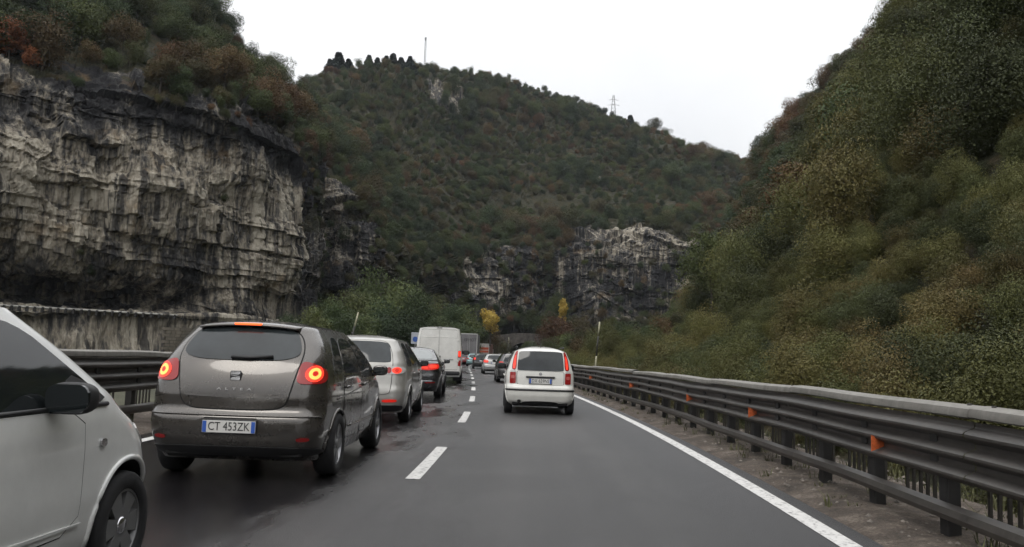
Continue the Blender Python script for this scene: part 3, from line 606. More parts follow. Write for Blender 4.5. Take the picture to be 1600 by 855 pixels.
def quads_at(C, N, size, r):
    n = len(C); t = r.normal(size=(n, 3)); t -= N*(t*N).sum(1, keepdims=True); t /= np.linalg.norm(t, axis=1, keepdims=True)+1e-9
    b = np.cross(N, t); s = (size*(0.6+0.8*r.random(n)))[:, None]
    V = np.stack([C-t*s*.5, C+b*s*.30+N*s*.06, C+t*s*.5-N*s*.08, C-b*s*.30+N*s*.06], 1).reshape(-1, 3)
    return V, np.arange(4*n).reshape(n, 4)
def crown_mesh(name, seed, R=2.4, H=2.6, zc=3.4, lobes=15, n=2600, leaf=0.30, mat=None):
    r = np.random.default_rng(seed); C = []; N = []
    ld = r.normal(size=(lobes, 3)); ld /= np.linalg.norm(ld, axis=1, keepdims=True); lr = R*(0.28+0.25*r.random(lobes)); lp = ld*(0.72*r.random((lobes, 1))**0.5)*np.array([R, R, H]) + np.array([0, 0, zc])
    w = lr**2/np.sum(lr**2)
    for k in range(lobes):
        m = max(8, int(n*w[k])); d = r.normal(size=(m, 3)); d /= np.linalg.norm(d, axis=1, keepdims=True)
        rad = lr[k]*(1.08-0.5*r.random((m, 1))**2.2)*(1+0.25*vnoise(d*2.3+k)[:, None]); C.append(lp[k]+d*rad*np.array([1, 1, .9])); N.append(d + 0.42*r.normal(size=(m, 3)))
    C = np.concatenate(C); N = np.concatenate(N); N /= np.linalg.norm(N, axis=1, keepdims=True)
    V, Fa = quads_at(C, N, leaf, r); me = mesh_np(name, V, Fa, False); attr(me, 'leaf', np.repeat(r.random(len(C))*997, 4)); me.materials.append(mat or M['leaf']); return me, lp, lr
def trunk_mb(lp, zc, seed, r0=0.13):
    r = np.random.default_rng(seed); mb = MB(); top = Vector((r.normal()*.15, r.normal()*.15, zc+.4)); mid = Vector((r.normal()*.12, r.normal()*.12, zc*.5))
    mb.tube([(0, 0, -1.2), (0, 0, 0.1), mid, top], [r0*1.3, r0, r0*.75, r0*.35], 7)
    for k in range(min(7, len(lp))): p = Vector(lp[k]); s = mid.lerp(top, 0.2+0.6*r.random()); mb.tube([s, s.lerp(p, .5)+Vector((0, 0, .15)), p], [r0*.4, r0*.28, r0*.1], 5)
    return mb
def conifer_mesh(name, seed, H=8.0, R=2.2, n=2600, leaf=0.42, mat=None):
    r = np.random.default_rng(seed); t = r.random(n)**0.75; tier = np.floor(t*9)/9; fr = t*9-np.floor(t*9); a = r.random(n)*2*math.pi
    k = np.array([0.6+0.6*_perm[int(q)] for q in (tier*9*13 + np.floor(a*1.6)*3 + seed*7)]); rad = R*(1-tier*0.93)*(1-0.35*fr)*k*(0.35+0.65*r.random(n)**.5)
    C = np.stack([np.cos(a)*rad, np.sin(a)*rad, 0.9+t*(H-1) - 0.12*rad], 1); N = np.stack([np.cos(a), np.sin(a), 0.8+0*a], 1) + .6*r.normal(size=(n, 3)); N /= np.linalg.norm(N, axis=1, keepdims=True)
    V, Fa = quads_at(C, N, leaf, r); me = mesh_np(name, V, Fa, False); attr(me, 'leaf', np.repeat(r.random(n)*997, 4)); me.materials.append(mat or M['leaf_dark']); return me
far = []; near = []; greens = []
for s in range(6):
    cm, lp, lr = crown_mesh('crown', 100+s, R=2.2+.25*(s % 3), H=[2.0, 2.8, 2.3][s % 3], zc=[2.7, 3.4, 2.4][s % 3], lobes=15+s, n=6500, leaf=0.17)
    far.append((cm, trunk_mb(lp, [2.7, 3.4, 2.4][s % 3], s).mesh('trunk')))
for s in range(5):
    zc = [2.6, 3.2, 2.0][s % 3]; cm, lp, lr = crown_mesh('crown', 200+s, R=2.3, H=[2.2, 2.8, 1.9][s % 3], zc=zc, lobes=26, n=16000, leaf=0.10, mat=M['leaf_warm'])
    near.append((cm, trunk_mb(lp, zc, 50+s).mesh('trunk')))
for s in range(4):
    cm, lp, lr = crown_mesh('crown', 300+s, R=2.3, H=3.1, zc=3.5, lobes=24, n=7000, leaf=0.16, mat=M['leaf_green']); greens.append((cm, trunk_mb(lp, 3.5, 80+s).mesh('trunk')))
con = [conifer_mesh('crown', s) for s in range(3)]; con_trunk = MB().tube([(0, 0, -1), (0, 0, 7)], [.2, .04], 7).mesh('trunk')
for _, t in far+near+greens: t.materials.append(M['bark'])
con_trunk.materials.append(M['bark'])
def tree(pair, p, s, rz, label, group, cat='tree', name='tree', sz=None):
    o = empty(name, p, rz); o.scale = (s, s, sz or s); tag(o, label, cat, group); link('trunk', pair[1], None, o); link('crown', pair[0], None, o); return o

# prototypes for the mass of the woods (trunk and crown in one mesh, kept out of the scene)
protos = bpy.data.collections.new('forest_prototypes')
def merged(pair, name):
    bm = bmesh.new(); bm.from_mesh(pair[0]); k = len(bm.faces); bm.from_mesh(pair[1]); bm.faces.ensure_lookup_table()
    for f in bm.faces[k:]: f.material_index = 1
    me = bpy.data.meshes.new(name); bm.to_mesh(me); bm.free(); me.materials.append(pair[0].materials[0]); me.materials.append(M['bark']); return me
plist = []
for i, pr in enumerate(far + near[:3]):
    o = bpy.data.objects.new('proto_%02d' % i, merged(pr, 'proto')); protos.objects.link(o); plist.append(o)
for i in range(2):
    o = bpy.data.objects.new('proto_%02d' % (20+i), merged((con[i], con_trunk), 'proto')); protos.objects.link(o)
NF = len(far); NN = 3; NPROTO = NF+NN+2
def forest(name, pts, scl, idx, label):
    me = bpy.data.meshes.new(name); pts = np.asarray(pts, np.float32); me.vertices.add(len(pts)); me.vertices.foreach_set('co', pts.ravel())
    attr(me, 'scl', scl); attr(me, 'rz', rng.random(len(pts))*6.28); a = me.attributes.new('idx', 'INT', 'POINT'); a.data.foreach_set('value', np.asarray(idx, np.int32))
    o = link(name, me); tag(o, label, 'trees', kind='stuff')
    ng = bpy.data.node_groups.new(name, 'GeometryNodeTree'); ng.interface.new_socket('Geometry', in_out='INPUT', socket_type='NodeSocketGeometry'); ng.interface.new_socket('Geometry', in_out='OUTPUT', socket_type='NodeSocketGeometry')
    N = ng.nodes; Lk = ng.links; gi = N.new('NodeGroupInput'); go = N.new('NodeGroupOutput'); iop = N.new('GeometryNodeInstanceOnPoints'); ci = N.new('GeometryNodeCollectionInfo')
    ci.inputs['Collection'].default_value = protos; ci.inputs['Separate Children'].default_value = True; ci.inputs['Reset Children'].default_value = True
    def na(nm, dt):
        q = N.new('GeometryNodeInputNamedAttribute'); q.data_type = dt; q.inputs['Name'].default_value = nm; return q.outputs['Attribute']
    cx = N.new('ShaderNodeCombineXYZ'); Lk.new(na('rz', 'FLOAT'), cx.inputs[2]); sx = N.new('ShaderNodeCombineXYZ'); sc_ = na('scl', 'FLOAT')
    for k in range(3): Lk.new(sc_, sx.inputs[k])
    iop.inputs['Pick Instance'].default_value = True; m2p = N.new('GeometryNodeMeshToPoints'); Lk.new(gi.outputs[0], m2p.inputs['Mesh']); Lk.new(m2p.outputs['Points'], iop.inputs['Points'])
    Lk.new(ci.outputs[0], iop.inputs['Instance']); Lk.new(na('idx', 'INT'), iop.inputs['Instance Index']); Lk.new(cx.outputs[0], iop.inputs['Rotation']); Lk.new(sx.outputs[0], iop.inputs['Scale'])
    Lk.new(iop.outputs[0], go.inputs[0]); md = o.modifiers.new('scatter', 'NODES'); md.node_group = ng; return o
def in_view(p, m=120):
    if p[1] < 2: return False
    x, y = to_px(p); return -m-40 < x < 1600+m and -m-60 < y < 855+m
def scatter(G, mask, n, dmin, r):
    """random points over a grid surface, weighted by cell area and mask, kept apart by dmin(metres)"""
    a = np.linalg.norm(np.cross(np.gradient(G, axis=1), np.gradient(G, axis=0)), axis=-1)*mask; a = a.ravel(); a = a/a.sum()
    ids = r.choice(a.size, size=n, p=a); Q = G.reshape(-1, 3)[ids]; keep = []; cells = {}
    for i, q in enumerate(Q):
        c = tuple((q/dmin).astype(int)); ok = True
        for dx in (-1, 0, 1):
            for dy in (-1, 0, 1):
                for dz in (-1, 0, 1):
                    for j in cells.get((c[0]+dx, c[1]+dy, c[2]+dz), ()):
                        if np.sum((Q[j]-q)**2) < dmin*dmin: ok = False; break
        if ok and in_view(q): cells.setdefault(c, []).append(i); keep.append(i)
    return Q[keep]
# right hillside: nearest trees are things, the rest one wood
R1 = scatter(GR, (vegR > 0.4)*(GR[..., 1] > 8)*(Ur[None] > 3.6+0*GR[..., 0]), 30000, 2.7, rng); dist = np.hypot(R1[:, 0], R1[:, 1]); R1 = R1[np.argsort(dist)]
NI = 150
for i, q in enumerate(R1[:NI]):
    dq = math.hypot(q[0], q[1]); s = min(1.1, 0.34 + dq/85.0)*(0.52+0.48*float(sstep(0.5, 9, q[2])))*(1.05+0.35*rng.random() if rng.random() < .4 else 0.5+0.3*rng.random()); pr = near[i % 5] if q[1] < 70 else far[i % 6]
    tree(pr, (q[0], q[1], q[2]-0.5-0.35*s), s, rng.random()*6.28, 'small autumn tree on the wooded slope close behind the right rail', 'trees on the near right slope', sz=s*(0.9+0.45*rng.random()))
Q = R1[NI:]; forest('hillside_wood', Q-np.array([0, 0, .5]), (0.50+0.50*sstep(0.5, 10, Q[:, 2]))*np.where(rng.random(len(Q)) < .3, 1.1+0.5*rng.random(len(Q)), 0.45+0.4*rng.random(len(Q))), np.where(np.hypot(Q[:, 0], Q[:, 1]) < 90+40*rng.random(len(Q)), NF+rng.integers(0, NN, len(Q)), rng.integers(0, NF, len(Q))), 'dense mixed autumn wood covering the right hillside')
# brush hugging the rail
lat_ = GR[..., 0]-lane(GR[..., 1])-R_BAR
B1 = scatter(GR, (GR[..., 1] > 5)*(lat_ > 1.9)*((GR[..., 1] < 130)*(lat_ < 7.5)*1.5 + (GR[..., 1] < 60)*(lat_ < 45)), 12000, 1.0, rng)
forest('roadside_scrub', B1-np.array([0, 0, .55]), 0.26+0.22*rng.random(len(B1)), NF+rng.integers(0, NN, len(B1)), 'low tangled scrub along the foot of the right slope')
# top of the left cliff
L1 = scatter(GL, (vegL > 0.6)*(rr_ > 8.8), 9000, 2.5, rng); order = np.argsort(np.hypot(L1[:, 0], L1[:, 1])); L1 = L1[order]
forest('clifftop_wood', L1-np.array([0, 0, .8]), np.where(rng.random(len(L1)) < .3, 1.0+0.45*rng.random(len(L1)), 0.45+0.35*rng.random(len(L1))), rng.integers(0, NF, len(L1)), 'dark mixed wood covering the slope above the left cliff')
L2 = scatter(GL, (rr_ > 2.2)*(rr_ < 9.0)*sstep(0.15, 0.5, fbm(GL*0.09+21, 4))*(0.25+(rr_ > 8.4)*6+(rr_ < 3.6)*0.8)*(1+8*(tcL[None] > 8.4)), 900, 1.6, rng)
forest('cliff_shrubs', L2-np.array([0, 0, .5]), 0.22+0.22*rng.random(len(L2)), rng.integers(0, NF, len(L2)), 'scattered shrubs clinging to the left cliff')
# the hill at the end
m1 = np.clip(vegM, 0, 1)*(rrM > 2.9)*(rrM < 7.6) * np.where((rrM > 4.0)*(rrM < 4.9)*(pxM > 760)*(pxM < 960), 0.10, 1.0)
dens = fbm(GM*0.035+50, 4); m1 = m1*(0.40+sstep(-0.35, 0.1, dens)); H1 = scatter(GM, m1, 30000, 2.9, rng); ix = rng.integers(0, NF, len(H1))
forest('hill_wood', H1-np.array([0, 0, .9]), np.clip(0.55 + 0.35*rng.random(len(H1)) + 1.5*sstep(-0.1, 0.6, fbm(H1*0.06+9, 3))*rng.random(len(H1)), .4, 2.0), ix, 'continuous autumn wood over the hill closing the gorge')
H2 = scatter(GM, (rrM > 0.5)*(rrM < 3.0)*(0.12+np.clip(vegM, 0, 1)+0.6*(rrM < 1.5)), 3000, 2.5, rng)
forest('gorge_shrubs', H2-np.array([0, 0, .8]), 0.35+0.5*rng.random(len(H2))+0.25*(H2[:, 2] < 12), rng.integers(0, NF, len(H2)), 'shrubs and ivy on the rock band above the tunnel')

# single trees one can pick out
def at_top(px, py, d, h, ground=None):
    """foot of a tree of height h whose top shows at a pixel"""
    t = P(px, py, d); return Vector((t[0], t[1], t[2]-h)), h
gorge = [(505, 462, 125), (530, 470, 118), (560, 455, 128), (582, 418, 142), (610, 440, 120), (640, 440, 132), (655, 455, 118), (600, 470, 110), (630, 480, 104), (570, 490, 100), (545, 492, 96), (665, 480, 140), (690, 462, 160), (706, 475, 150),
         (680, 495, 125), (728, 478, 170), (745, 490, 190), (760, 500, 205), (785, 495, 215), (820, 490, 235), (845, 480, 240), (866, 455, 245), (905, 490, 235), (930, 500, 215), (955, 495, 200), (980, 500, 180), (1005, 490, 170), (1035, 480, 165), (1065, 465, 170), (1095, 455, 175),
         (840, 512, 180), (870, 505, 175), (905, 515, 150), (885, 520, 120), (935, 520, 130), (960, 525, 110), (985, 520, 100), (1010, 515, 105), (1040, 505, 110), (1070, 498, 115), (480, 480, 112), (455, 490, 108), (715, 505, 135), (735, 512, 160), (775, 517, 225)]
for i, (x, y, d) in enumerate(gorge):
    y += 12 if x >= 890 else 0; crest = 783 < x < 860; d = 274 if crest else d; t = P(x, y, d); zb_ = 7.0 if crest else -0.8; h = (t[2] - zb_)*1.12; pr = greens[i % 4] if (x < 760 or i % 3 == 0) else far[i % 6]; hh = 6.6 if pr in greens else 5.6
    s = h/hh; w = min(s, 1.75) ; lift = max(0.0, 0.0)
    tree(pr, (t[0], t[1], zb_), w*1.0, i*1.7, 'leafy green tree at the foot of the gorge left of the van' if x < 740 else 'autumn tree at the foot of the gorge around the tunnel mouth', 'trees at the gorge foot left of the van' if x < 740 else 'trees round the tunnel mouth', sz=s)
ym, ylp, _ = crown_mesh('crown', 401, R=2.2, H=2.4, zc=3.4, lobes=16, n=3000, leaf=0.3, mat=M['leaf_yellow'])
ym2, ylp2, _ = crown_mesh('crown', 402, R=1.2, H=3.4, zc=3.9, lobes=16, n=2400, leaf=0.3, mat=M['leaf_yellow'])
rm_, rlp, _ = crown_mesh('crown', 403, R=2.4, H=2.2, zc=2.7, lobes=15, n=3000, leaf=0.3, mat=M['leaf_rust'])
yt = trunk_mb(ylp, 3.4, 5).mesh('trunk'); yt.materials.append(M['bark'])
t = P(768, 472, 178); tree((ym, yt), (t[0], t[1], t[2]-8.0), 1.3, 0.4, 'round yellow autumn tree right of the white van above the queue', None, sz=1.3)
t = P(880, 455, 205); tree((ym2, yt), (t[0], t[1], t[2]-11.5), 1.3, 0.2, 'slender bright yellow tree in front of the rock band', None, sz=11.5/7.4)
for (x, y, d, s, lab) in ((18, 50, 95, 1.1, 'rust red bush at the left edge on the cliff top'), (50, 85, 96, .6, 'small orange bush beside the red one on the left cliff top')):
    t = P(x, y, d); tree((rm_, yt), (t[0], t[1], t[2]-3.2*s), s, 1.0, lab, None, 'bush', 'bush')
for i, (x, y, h) in enumerate([(530, 82, 15), (516, 92, 9), (545, 92, 10), (577, 86, 12), (590, 90, 9), (604, 87, 13), (615, 84, 14), (627, 90, 11), (641, 88, 12), (985, 180, 13)]):
    t = P(x, y, 360 if x < 900 else 440); o = tree((con[i % 3], con_trunk), (t[0], t[1], t[2]-h), h/8.0*(2.2 if i == 0 else 1.7+0.5*((i*37) % 5)/5), i*1.3, 'dark conifer standing on the skyline of the far hill' if x < 900 else 'lone dark conifer on the falling skyline below the pylon', 'conifers on the far skyline' if x < 900 else None, sz=h/8.0)

# masts on the skyline
M['mast'] = plain('mast_steel', (0.30, 0.30, 0.31), 0.6, metal=0.2)
def mast():
    b, t = P(663, 108, 372), P(665, 68, 372); o = empty('radio_mast', b); tag(o, 'thin lattice radio mast on the far hilltop', 'mast'); h = t[2]-b[2]+3; mb = MB()
    for k in range(3): a = k*2.094; mb.tube([(.5*math.cos(a), .5*math.sin(a), -3), (.35*math.cos(a), .35*math.sin(a), h)], .10, 5)
    mb.build('leg_frame', M['mast'], o); mb = MB(); n = 14
    for i in range(n):
        for k in range(3):
            a, a2 = k*2.094, (k+1)*2.094; z0, z1 = h*i/n, h*(i+1)/n; mb.tube([(.47*math.cos(a), .47*math.sin(a), z0), (.47*math.cos(a2), .47*math.sin(a2), z1)], .05, 4)
    mb.build('bracing', M['mast'], o); MB().box((0, 0, h-.8), (.9, .5, 1.4), bev=.1).build('antenna', M['mast'], o)
mast()
def pylon():
    b, t = P(958, 184, 455), P(960.5, 149, 455); o = empty('electricity_pylon', b); tag(o, 'lattice power pylon on the slope of the far skyline', 'pylon'); h = t[2]-b[2]; mb = MB(); w0, w1 = 1.5, .35
    def cor(k, z): w = w0+(w1-w0)*z/h; return (w*(1 if k in (0, 3) else -1), w*(1 if k < 2 else -1), z)
    for k in range(4): mb.tube([cor(k, -3), cor(k, h)], .11, 4)
    mb.build('leg_frame', M['mast'], o); mb = MB()
    for i in range(6):
        for k in range(4): mb.tube([cor(k, h*i/6), cor((k+1) % 4, h*(i+1)/6)], .06, 4)
    mb.build('bracing', M['mast'], o)
    for z, w in ((h*.55, 3.4), (h*.78, 2.8)): MB().tube([(-w, 0, z), (0, 0, z+.5), (w, 0, z)], .12, 4).build('cross_arm', M['mast'], o)
pylon()

# road sign seen past the van
M['sign_grey'] = plain('sign_grey', (0.35, 0.37, 0.40), 0.5); M['sign_blue'] = plain('sign_blue', (0.03, 0.09, 0.32), 0.4)
c = P(649, 528.5, 62); o = empty('road_sign', (c[0], c[1], -0.1)); tag(o, 'small blue and grey road sign half hidden by the white van', 'sign')
MB().box((0, 0, c[2]+.1), (.62, .03, .86), bev=.01).build('panel', M['sign_grey'], o); MB().tube([(0, -.018, c[2]+.02), (0, -.03, c[2]+.02)], .2, 20).build('emblem', M['sign_blue'], o); MB().tube([(0, .05, -.4), (0, .05, c[2]+.5)], .035, 8).build('post', M['mast'], o)
# ------------------------------------------------------------------ vehicles
def paint(name, col, metal=0.0, rough=0.35, dirt=0.25):
    m, n, l, b = nodes(name); tc = n.new('ShaderNodeTexCoord'); o = tc.outputs['Object']
    nz_ = noise_n(n, l, o, 2.5, 6, 0.7)
    f = math_n(n, l, 'MULTIPLY', math_n(n, l, 'MULTIPLY_ADD', nz_, 2.0, -0.6, clamp=True), dirt*1.4, clamp=True)   # blotchy road film
    l.new(mix_n(n, l, f, col, (0.10, 0.09, 0.08)), b.inputs['Base Color'])
    l.new(math_n(n, l, 'MULTIPLY_ADD', f, 0.6, rough), b.inputs['Roughness'])
    l.new(math_n(n, l, 'MULTIPLY_ADD', f, -metal, metal, clamp=True), b.inputs['Metallic']); b.inputs['Coat Weight'].default_value = 1.0; b.inputs['Coat Roughness'].default_value = 0.05
    return m
M['glass'] = plain('car_glass', (0.012, 0.015, 0.016), 0.04, spec=0.6); M['glass_rear'] = plain('rear_glass', (0.024, 0.029, 0.031), 0.06, spec=0.5, var=0.35, vscale=2.2)
M['plastic'] = plain('black_plastic', (0.018, 0.018, 0.019), 0.55, var=0.3, vscale=6); M['gap'] = plain('panel_gap', (0.006, 0.006, 0.006), 0.8)
M['tyre'] = plain('tyre_rubber', (0.016, 0.016, 0.017), 0.8, var=0.35, vscale=12); M['alloy'] = plain('alloy', (0.27, 0.27, 0.28), 0.35, metal=0.8, var=0.3, vscale=8); M['rim_dark'] = plain('rim_grey', (0.19, 0.19, 0.19), 0.45, metal=0.4)
M['chrome'] = plain('chrome', (0.6, 0.6, 0.62), 0.15, metal=1.0); M['well'] = plain('wheel_well', (0.008, 0.008, 0.008), 0.9)
M['red'] = plain('red_lens', (0.30, 0.012, 0.012), 0.18, coat=0.5); M['red_lit'] = plain('red_lamp_lit', (0.35, 0.02, 0.015), 0.3, emit=0.85, ecol=(1.0, 0.05, 0.02)); M['amber_lit'] = plain('brake_lamp_core', (1.0, 0.35, 0.08), 0.3, emit=1.7, ecol=(1.0, 0.24, 0.05))
M['high_lit'] = plain('high_brake_lamp_lit', (0.5, 0.1, 0.03), 0.3, emit=1.3, ecol=(1.0, 0.12, 0.025)); M['red_mid'] = plain('red_lens_glow', (0.35, 0.015, 0.012), 0.3, emit=0.30, ecol=(1.0, 0.03, 0.015)); M['clear'] = plain('clear_lens', (0.50, 0.48, 0.47), 0.15, coat=0.6); M['pinkish'] = plain('pale_red_lens', (0.45, 0.10, 0.09), 0.2, coat=0.5)
M['plate'] = plain('plate_white', (0.62, 0.61, 0.58), 0.5); M['plate_blue'] = plain('plate_blue', (0.03, 0.10, 0.42), 0.5); M['ink'] = plain('plate_ink', (0.02, 0.02, 0.02), 0.5); M['silver_txt'] = plain('badge_silver', (0.40, 0.39, 0.38), 0.3, metal=0.7); M['white_txt'] = plain('white_ink', (0.7, 0.7, 0.7), 0.5)
def text_mesh(txt, size, extrude=0.001):
    c = bpy.data.curves.new('lettering', 'FONT'); c.body = txt; c.size = size; c.align_x = 'CENTER'; c.align_y = 'CENTER'; c.extrude = extrude; c.resolution_u = 3
    o = bpy.data.objects.new('lettering', c); COL.objects.link(o); bpy.context.view_layer.update(); dg = bpy.context.evaluated_depsgraph_get(); me = bpy.data.meshes.new_from_object(o.evaluated_get(dg)); bpy.data.objects.remove(o); me.name = 'lettering'; return me
def chaikin(p, k=3):
    p = [np.array(q, float) for q in p]
    for _ in range(k): p = [w for i in range(len(p)) for w in (0.75*p[i]+0.25*p[(i+1) % len(p)], 0.25*p[i]+0.75*p[(i+1) % len(p)])]
    return p
class Car:
    """body surface from stacked plan outlines; local axes: x right, y forward from the rear bumper, z up"""
    def __init__(c, name, label, cat, paint_m, L, rear, front, wid, ze, zt, rc=(.30, .22), fc=(.40, .45), fg=(.22, .22), belt=1.0, bow=.03, taper=(.05, .10), y=0, x=0, yaw=0.0, group=None, zb=.2):
        c.zg = np.arange(0, 4.0, .002)
        def sm(p):
            v = np.interp(c.zg, [q[0] for q in p], [q[1] for q in p]); k = np.exp(-0.5*(np.arange(-14, 15)/5.0)**2); k /= k.sum(); return np.convolve(np.pad(v, 14, mode='edge'), k, 'valid')
        c.yr_, c.yf_, c.w_ = sm(rear), sm(front), sm(wid); c.fg, c.belt = fg, belt; c.ze, c.zt, c.rc, c.fc0, c.bow, c.tp, c.L, c.zb = ze, zt, rc, fc, bow, taper, L, zb; c.mat = paint_m
        c.root = empty(name, (x, y, 0), yaw); tag(c.root, label, cat, group)
    def fcz(c, z):
        t = float(sstep(c.belt-.08, c.belt+.05, z)); return tuple(p+(q-p)*t for p, q in zip(c.fc0, c.fg))
    def pr(c, z): return float(np.interp(z, c.zg, c.yr_)), float(np.interp(z, c.zg, c.yf_)), float(np.interp(z, c.zg, c.w_))
    def T(c, y):
        h = c.L/2; t = (y-h)/h; return 1 - (c.tp[0]*t*t if t < 0 else c.tp[1]*t*t)
    def rearpt(c, s, z):
        """s: distance from the centre line, measured round the rear corner"""
        sg = 1 if s >= 0 else -1; s = abs(s); yr, yf, w = c.pr(z); a, b = c.rc; f = w-a
        if s < f: x, y = s, yr + c.bow*(s/f)**2
        else:
            m = (a+b)/2*1.5708; th = min((s-f)/m, 1.0)*1.5708; x = f + a*math.sin(th); y = yr + c.bow + b*(1-math.cos(th))
            if (s-f) > m: y += (s-f)-m
        return Vector((sg*x*c.T(y), y, z))
    def frontpt(c, s, z):
        sg = 1 if s >= 0 else -1; s = abs(s); yr, yf, w = c.pr(z); a, b = c.fcz(z); f = w-a
        if s < f: x, y = s, yf - c.bow*(s/f)**2
        else:
            m = (a+b)/2*1.5708; th = min((s-f)/m, 1.0)*1.5708; x = f + a*math.sin(th); y = yf - c.bow - b*(1-math.cos(th))
        return Vector((sg*x*c.T(y), y, z))
    def sidept(c, y, z, sg=1):
        yr, yf, w = c.pr(z); a, b = c.rc; y0 = yr+c.bow+b; x = w
        if y < y0: x = w-a + a*math.sqrt(max(0, 1-min(1, (y0-y)/b)**2))
        a, b = c.fcz(z); y1 = yf-c.bow-b
        if y > y1: x = min(x, w-a + a*math.sqrt(max(0, 1-min(1, (y-y1)/b)**2)))
        return Vector((sg*x*c.T(y), y, z))
    def nrm(c, fn, u, v):
        e = .006; a = fn(u+e, v)-fn(u-e, v); b = fn(u, v+e)-fn(u, v-e); n = a.cross(b)
        if n.length < 1e-9: n = Vector((0, -1, 0))
        n.normalize(); p = fn(u, v); o = Vector((p.x, p.y-c.L/2, p.z-.7)); o.y *= .3
        return n if n.dot(o) > 0 else -n
    def ring(c, z, sc=1.0, cy=None, N=(8, 9, 22, 9, 7)):
        yr, yf, w = c.pr(min(z, c.ze)); pts = []; a, b = c.rc; fa, fb = c.fcz(min(z, c.ze)); zz = z
        zq = min(z, c.ze)
        for i in range(N[0]): pts.append(c.rearpt((w-a)*i/N[0], zq))
        m = (a+b)/2*1.5708
        for i in range(N[1]): pts.append(c.rearpt(w-a + m*i/N[1], zq))
        y0, y1 = yr+c.bow+b, yf-c.bow-fb
        for i in range(N[2]): t = i/N[2]; y = y0+(y1-y0)*t; pts.append(Vector((w*c.T(y), y, zq)))
        mf = (fa+fb)/2*1.5708
        for i in range(N[3]): pts.append(c.frontpt(w-fa + mf*(1-i/N[3]), zq))
        for i in range(N[4]+1): pts.append(c.frontpt((w-fa)*(1-i/N[4]), zq))
        full = pts + [Vector((-p.x, p.y, p.z)) for p in pts[-2:0:-1]]
        cy = (yr+yf)/2
        return [(p.x*sc, cy+(p.y-cy)*sc, z) for p in full]
    def body(c, wheels, wr, ww=.30, mat2=None, split=None, lod=1):
        zs = sorted(set(list(np.linspace(c.zb, c.ze, 44 if lod else 26)))); V = []; nr = 0
        V += [q for q in c.ring(c.zb, .93)]; nr = 1
        for z in zs: V += c.ring(float(z)); nr += 1
        p0 = math.radians(38)
        for i in range(1, 9):
            ph = p0 + (math.radians(88)-p0)*i/8; V += c.ring(c.ze+(c.zt-c.ze)*(math.sin(ph)-math.sin(p0))/(1-math.sin(p0)), math.cos(ph)/math.cos(p0)); nr += 1
        n = len(V)//nr; Fa = [tuple(f) for f in grid_faces(nr, n, True)] + [tuple(range(n-1, -1, -1)), tuple(range((nr-1)*n, nr*n))]
        me = mesh_py('body', V, Fa, True); me.materials.append(c.mat); me.materials.append(M['well'])
        if split:   # lower valance in another material
            me.materials.append(mat2)
            for p in me.polygons:
                if p.center.z < split: p.material_index = 2
        o = link('body', me, None, c.root)
        cut = MB()
        for y in wheels:
            for s in (-1, 1): cut.lathe_x([(s*.35, 0), (s*.35, wr), (s*1.3, wr), (s*1.3, 0)], 40, (0, y, wr*.86))
        bmx = bmesh.new(); cm = cut.mesh('cut'); bmx.from_mesh(cm); bmesh.ops.remove_doubles(bmx, verts=bmx.verts, dist=1e-5); bmesh.ops.recalc_face_normals(bmx, faces=bmx.faces); bmx.to_mesh(cm); bmx.free(); cm.materials.append(c.mat); cm.materials.append(M['well'])
        for p in cm.polygons: p.material_index = 1
        b2 = bmesh.new(); b2.from_mesh(me); bmesh.ops.recalc_face_normals(b2, faces=b2.faces); b2.to_mesh(me); b2.free()
        co = bpy.data.objects.new('cut', cm); COL.objects.link(co); co.parent = c.root; md = o.modifiers.new('b', 'BOOLEAN'); md.object = co; md.operation = 'DIFFERENCE'; md.solver = 'EXACT'
        bpy.context.view_layer.update(); dg = bpy.context.evaluated_depsgraph_get(); me2 = bpy.data.meshes.new_from_object(o.evaluated_get(dg)); o.modifiers.clear(); o.data = me2; me2.name = 'body'; bpy.data.objects.remove(co)
        # keep the smooth surface but crisp arch edges
        me2.set_sharp_from_angle(angle=math.radians(40)); c.bodyo = o
        for y in wheels:
            for s in (-1, 1):
                pts = []
                for k in range(25):
                    a = math.radians(-8+196*k/24); yy, zz = y+math.cos(a)*(wr+.012), wr*.86+math.sin(a)*(wr+.012)
                    if zz > c.zb+.02: pts.append(c.sidept(yy, zz, s))
                if len(pts) > 3: MB().tube(pts, .016, 6).build('arch_lip', c.mat if not mat2 or split is None else mat2, c.root, True)
        return o
    def patch(c, name, poly, mat, fn='rear', off=.004, skirt=.02, rnd=2, grid=.07, parent=None, mirror=False, sg=1):
        out = []
        for ms in ((1, -1) if mirror else (1,)):
            pts = chaikin(poly, rnd) if rnd else [np.array(q, float) for q in poly]
            f = {'rear': c.rearpt, 'front': c.frontpt, 'side': (lambda u, v: c.sidept(u, v, sg*ms))}[fn]; flip = ms if fn != 'side' else 1
            bm = bmesh.new(); vs_ = [bm.verts.new((q[0]*flip, q[1], 0)) for q in pts]; bm.faces.new(vs_)
            xs = [v.co.x for v in vs_]; zs = [v.co.y for v in vs_]
            for lo, hi, no in ((min(xs), max(xs), (1, 0, 0)), (min(zs), max(zs), (0, 1, 0))):
                k = int((hi-lo)/grid)
                for i in range(1, k+1):
                    t = lo + (hi-lo)*i/(k+1); bmesh.ops.bisect_plane(bm, geom=bm.verts[:]+bm.edges[:]+bm.faces[:], plane_co=(t*no[0], t*no[1], 0), plane_no=no)
            uv = {v: (v.co.x, v.co.y) for v in bm.verts}; bound = [e for e in bm.edges if e.is_boundary]; low = {}
            pos = {}
            for v, (a, b) in uv.items():
                n = c.nrm(f, a, b); p = f(a, b); pos[v] = p+n*off
                if any(e.is_boundary for e in v.link_edges): low[v] = bm.verts.new(p+n*(off-skirt))
            for v, p in pos.items(): v.co = p
            nf = bm.faces[:]
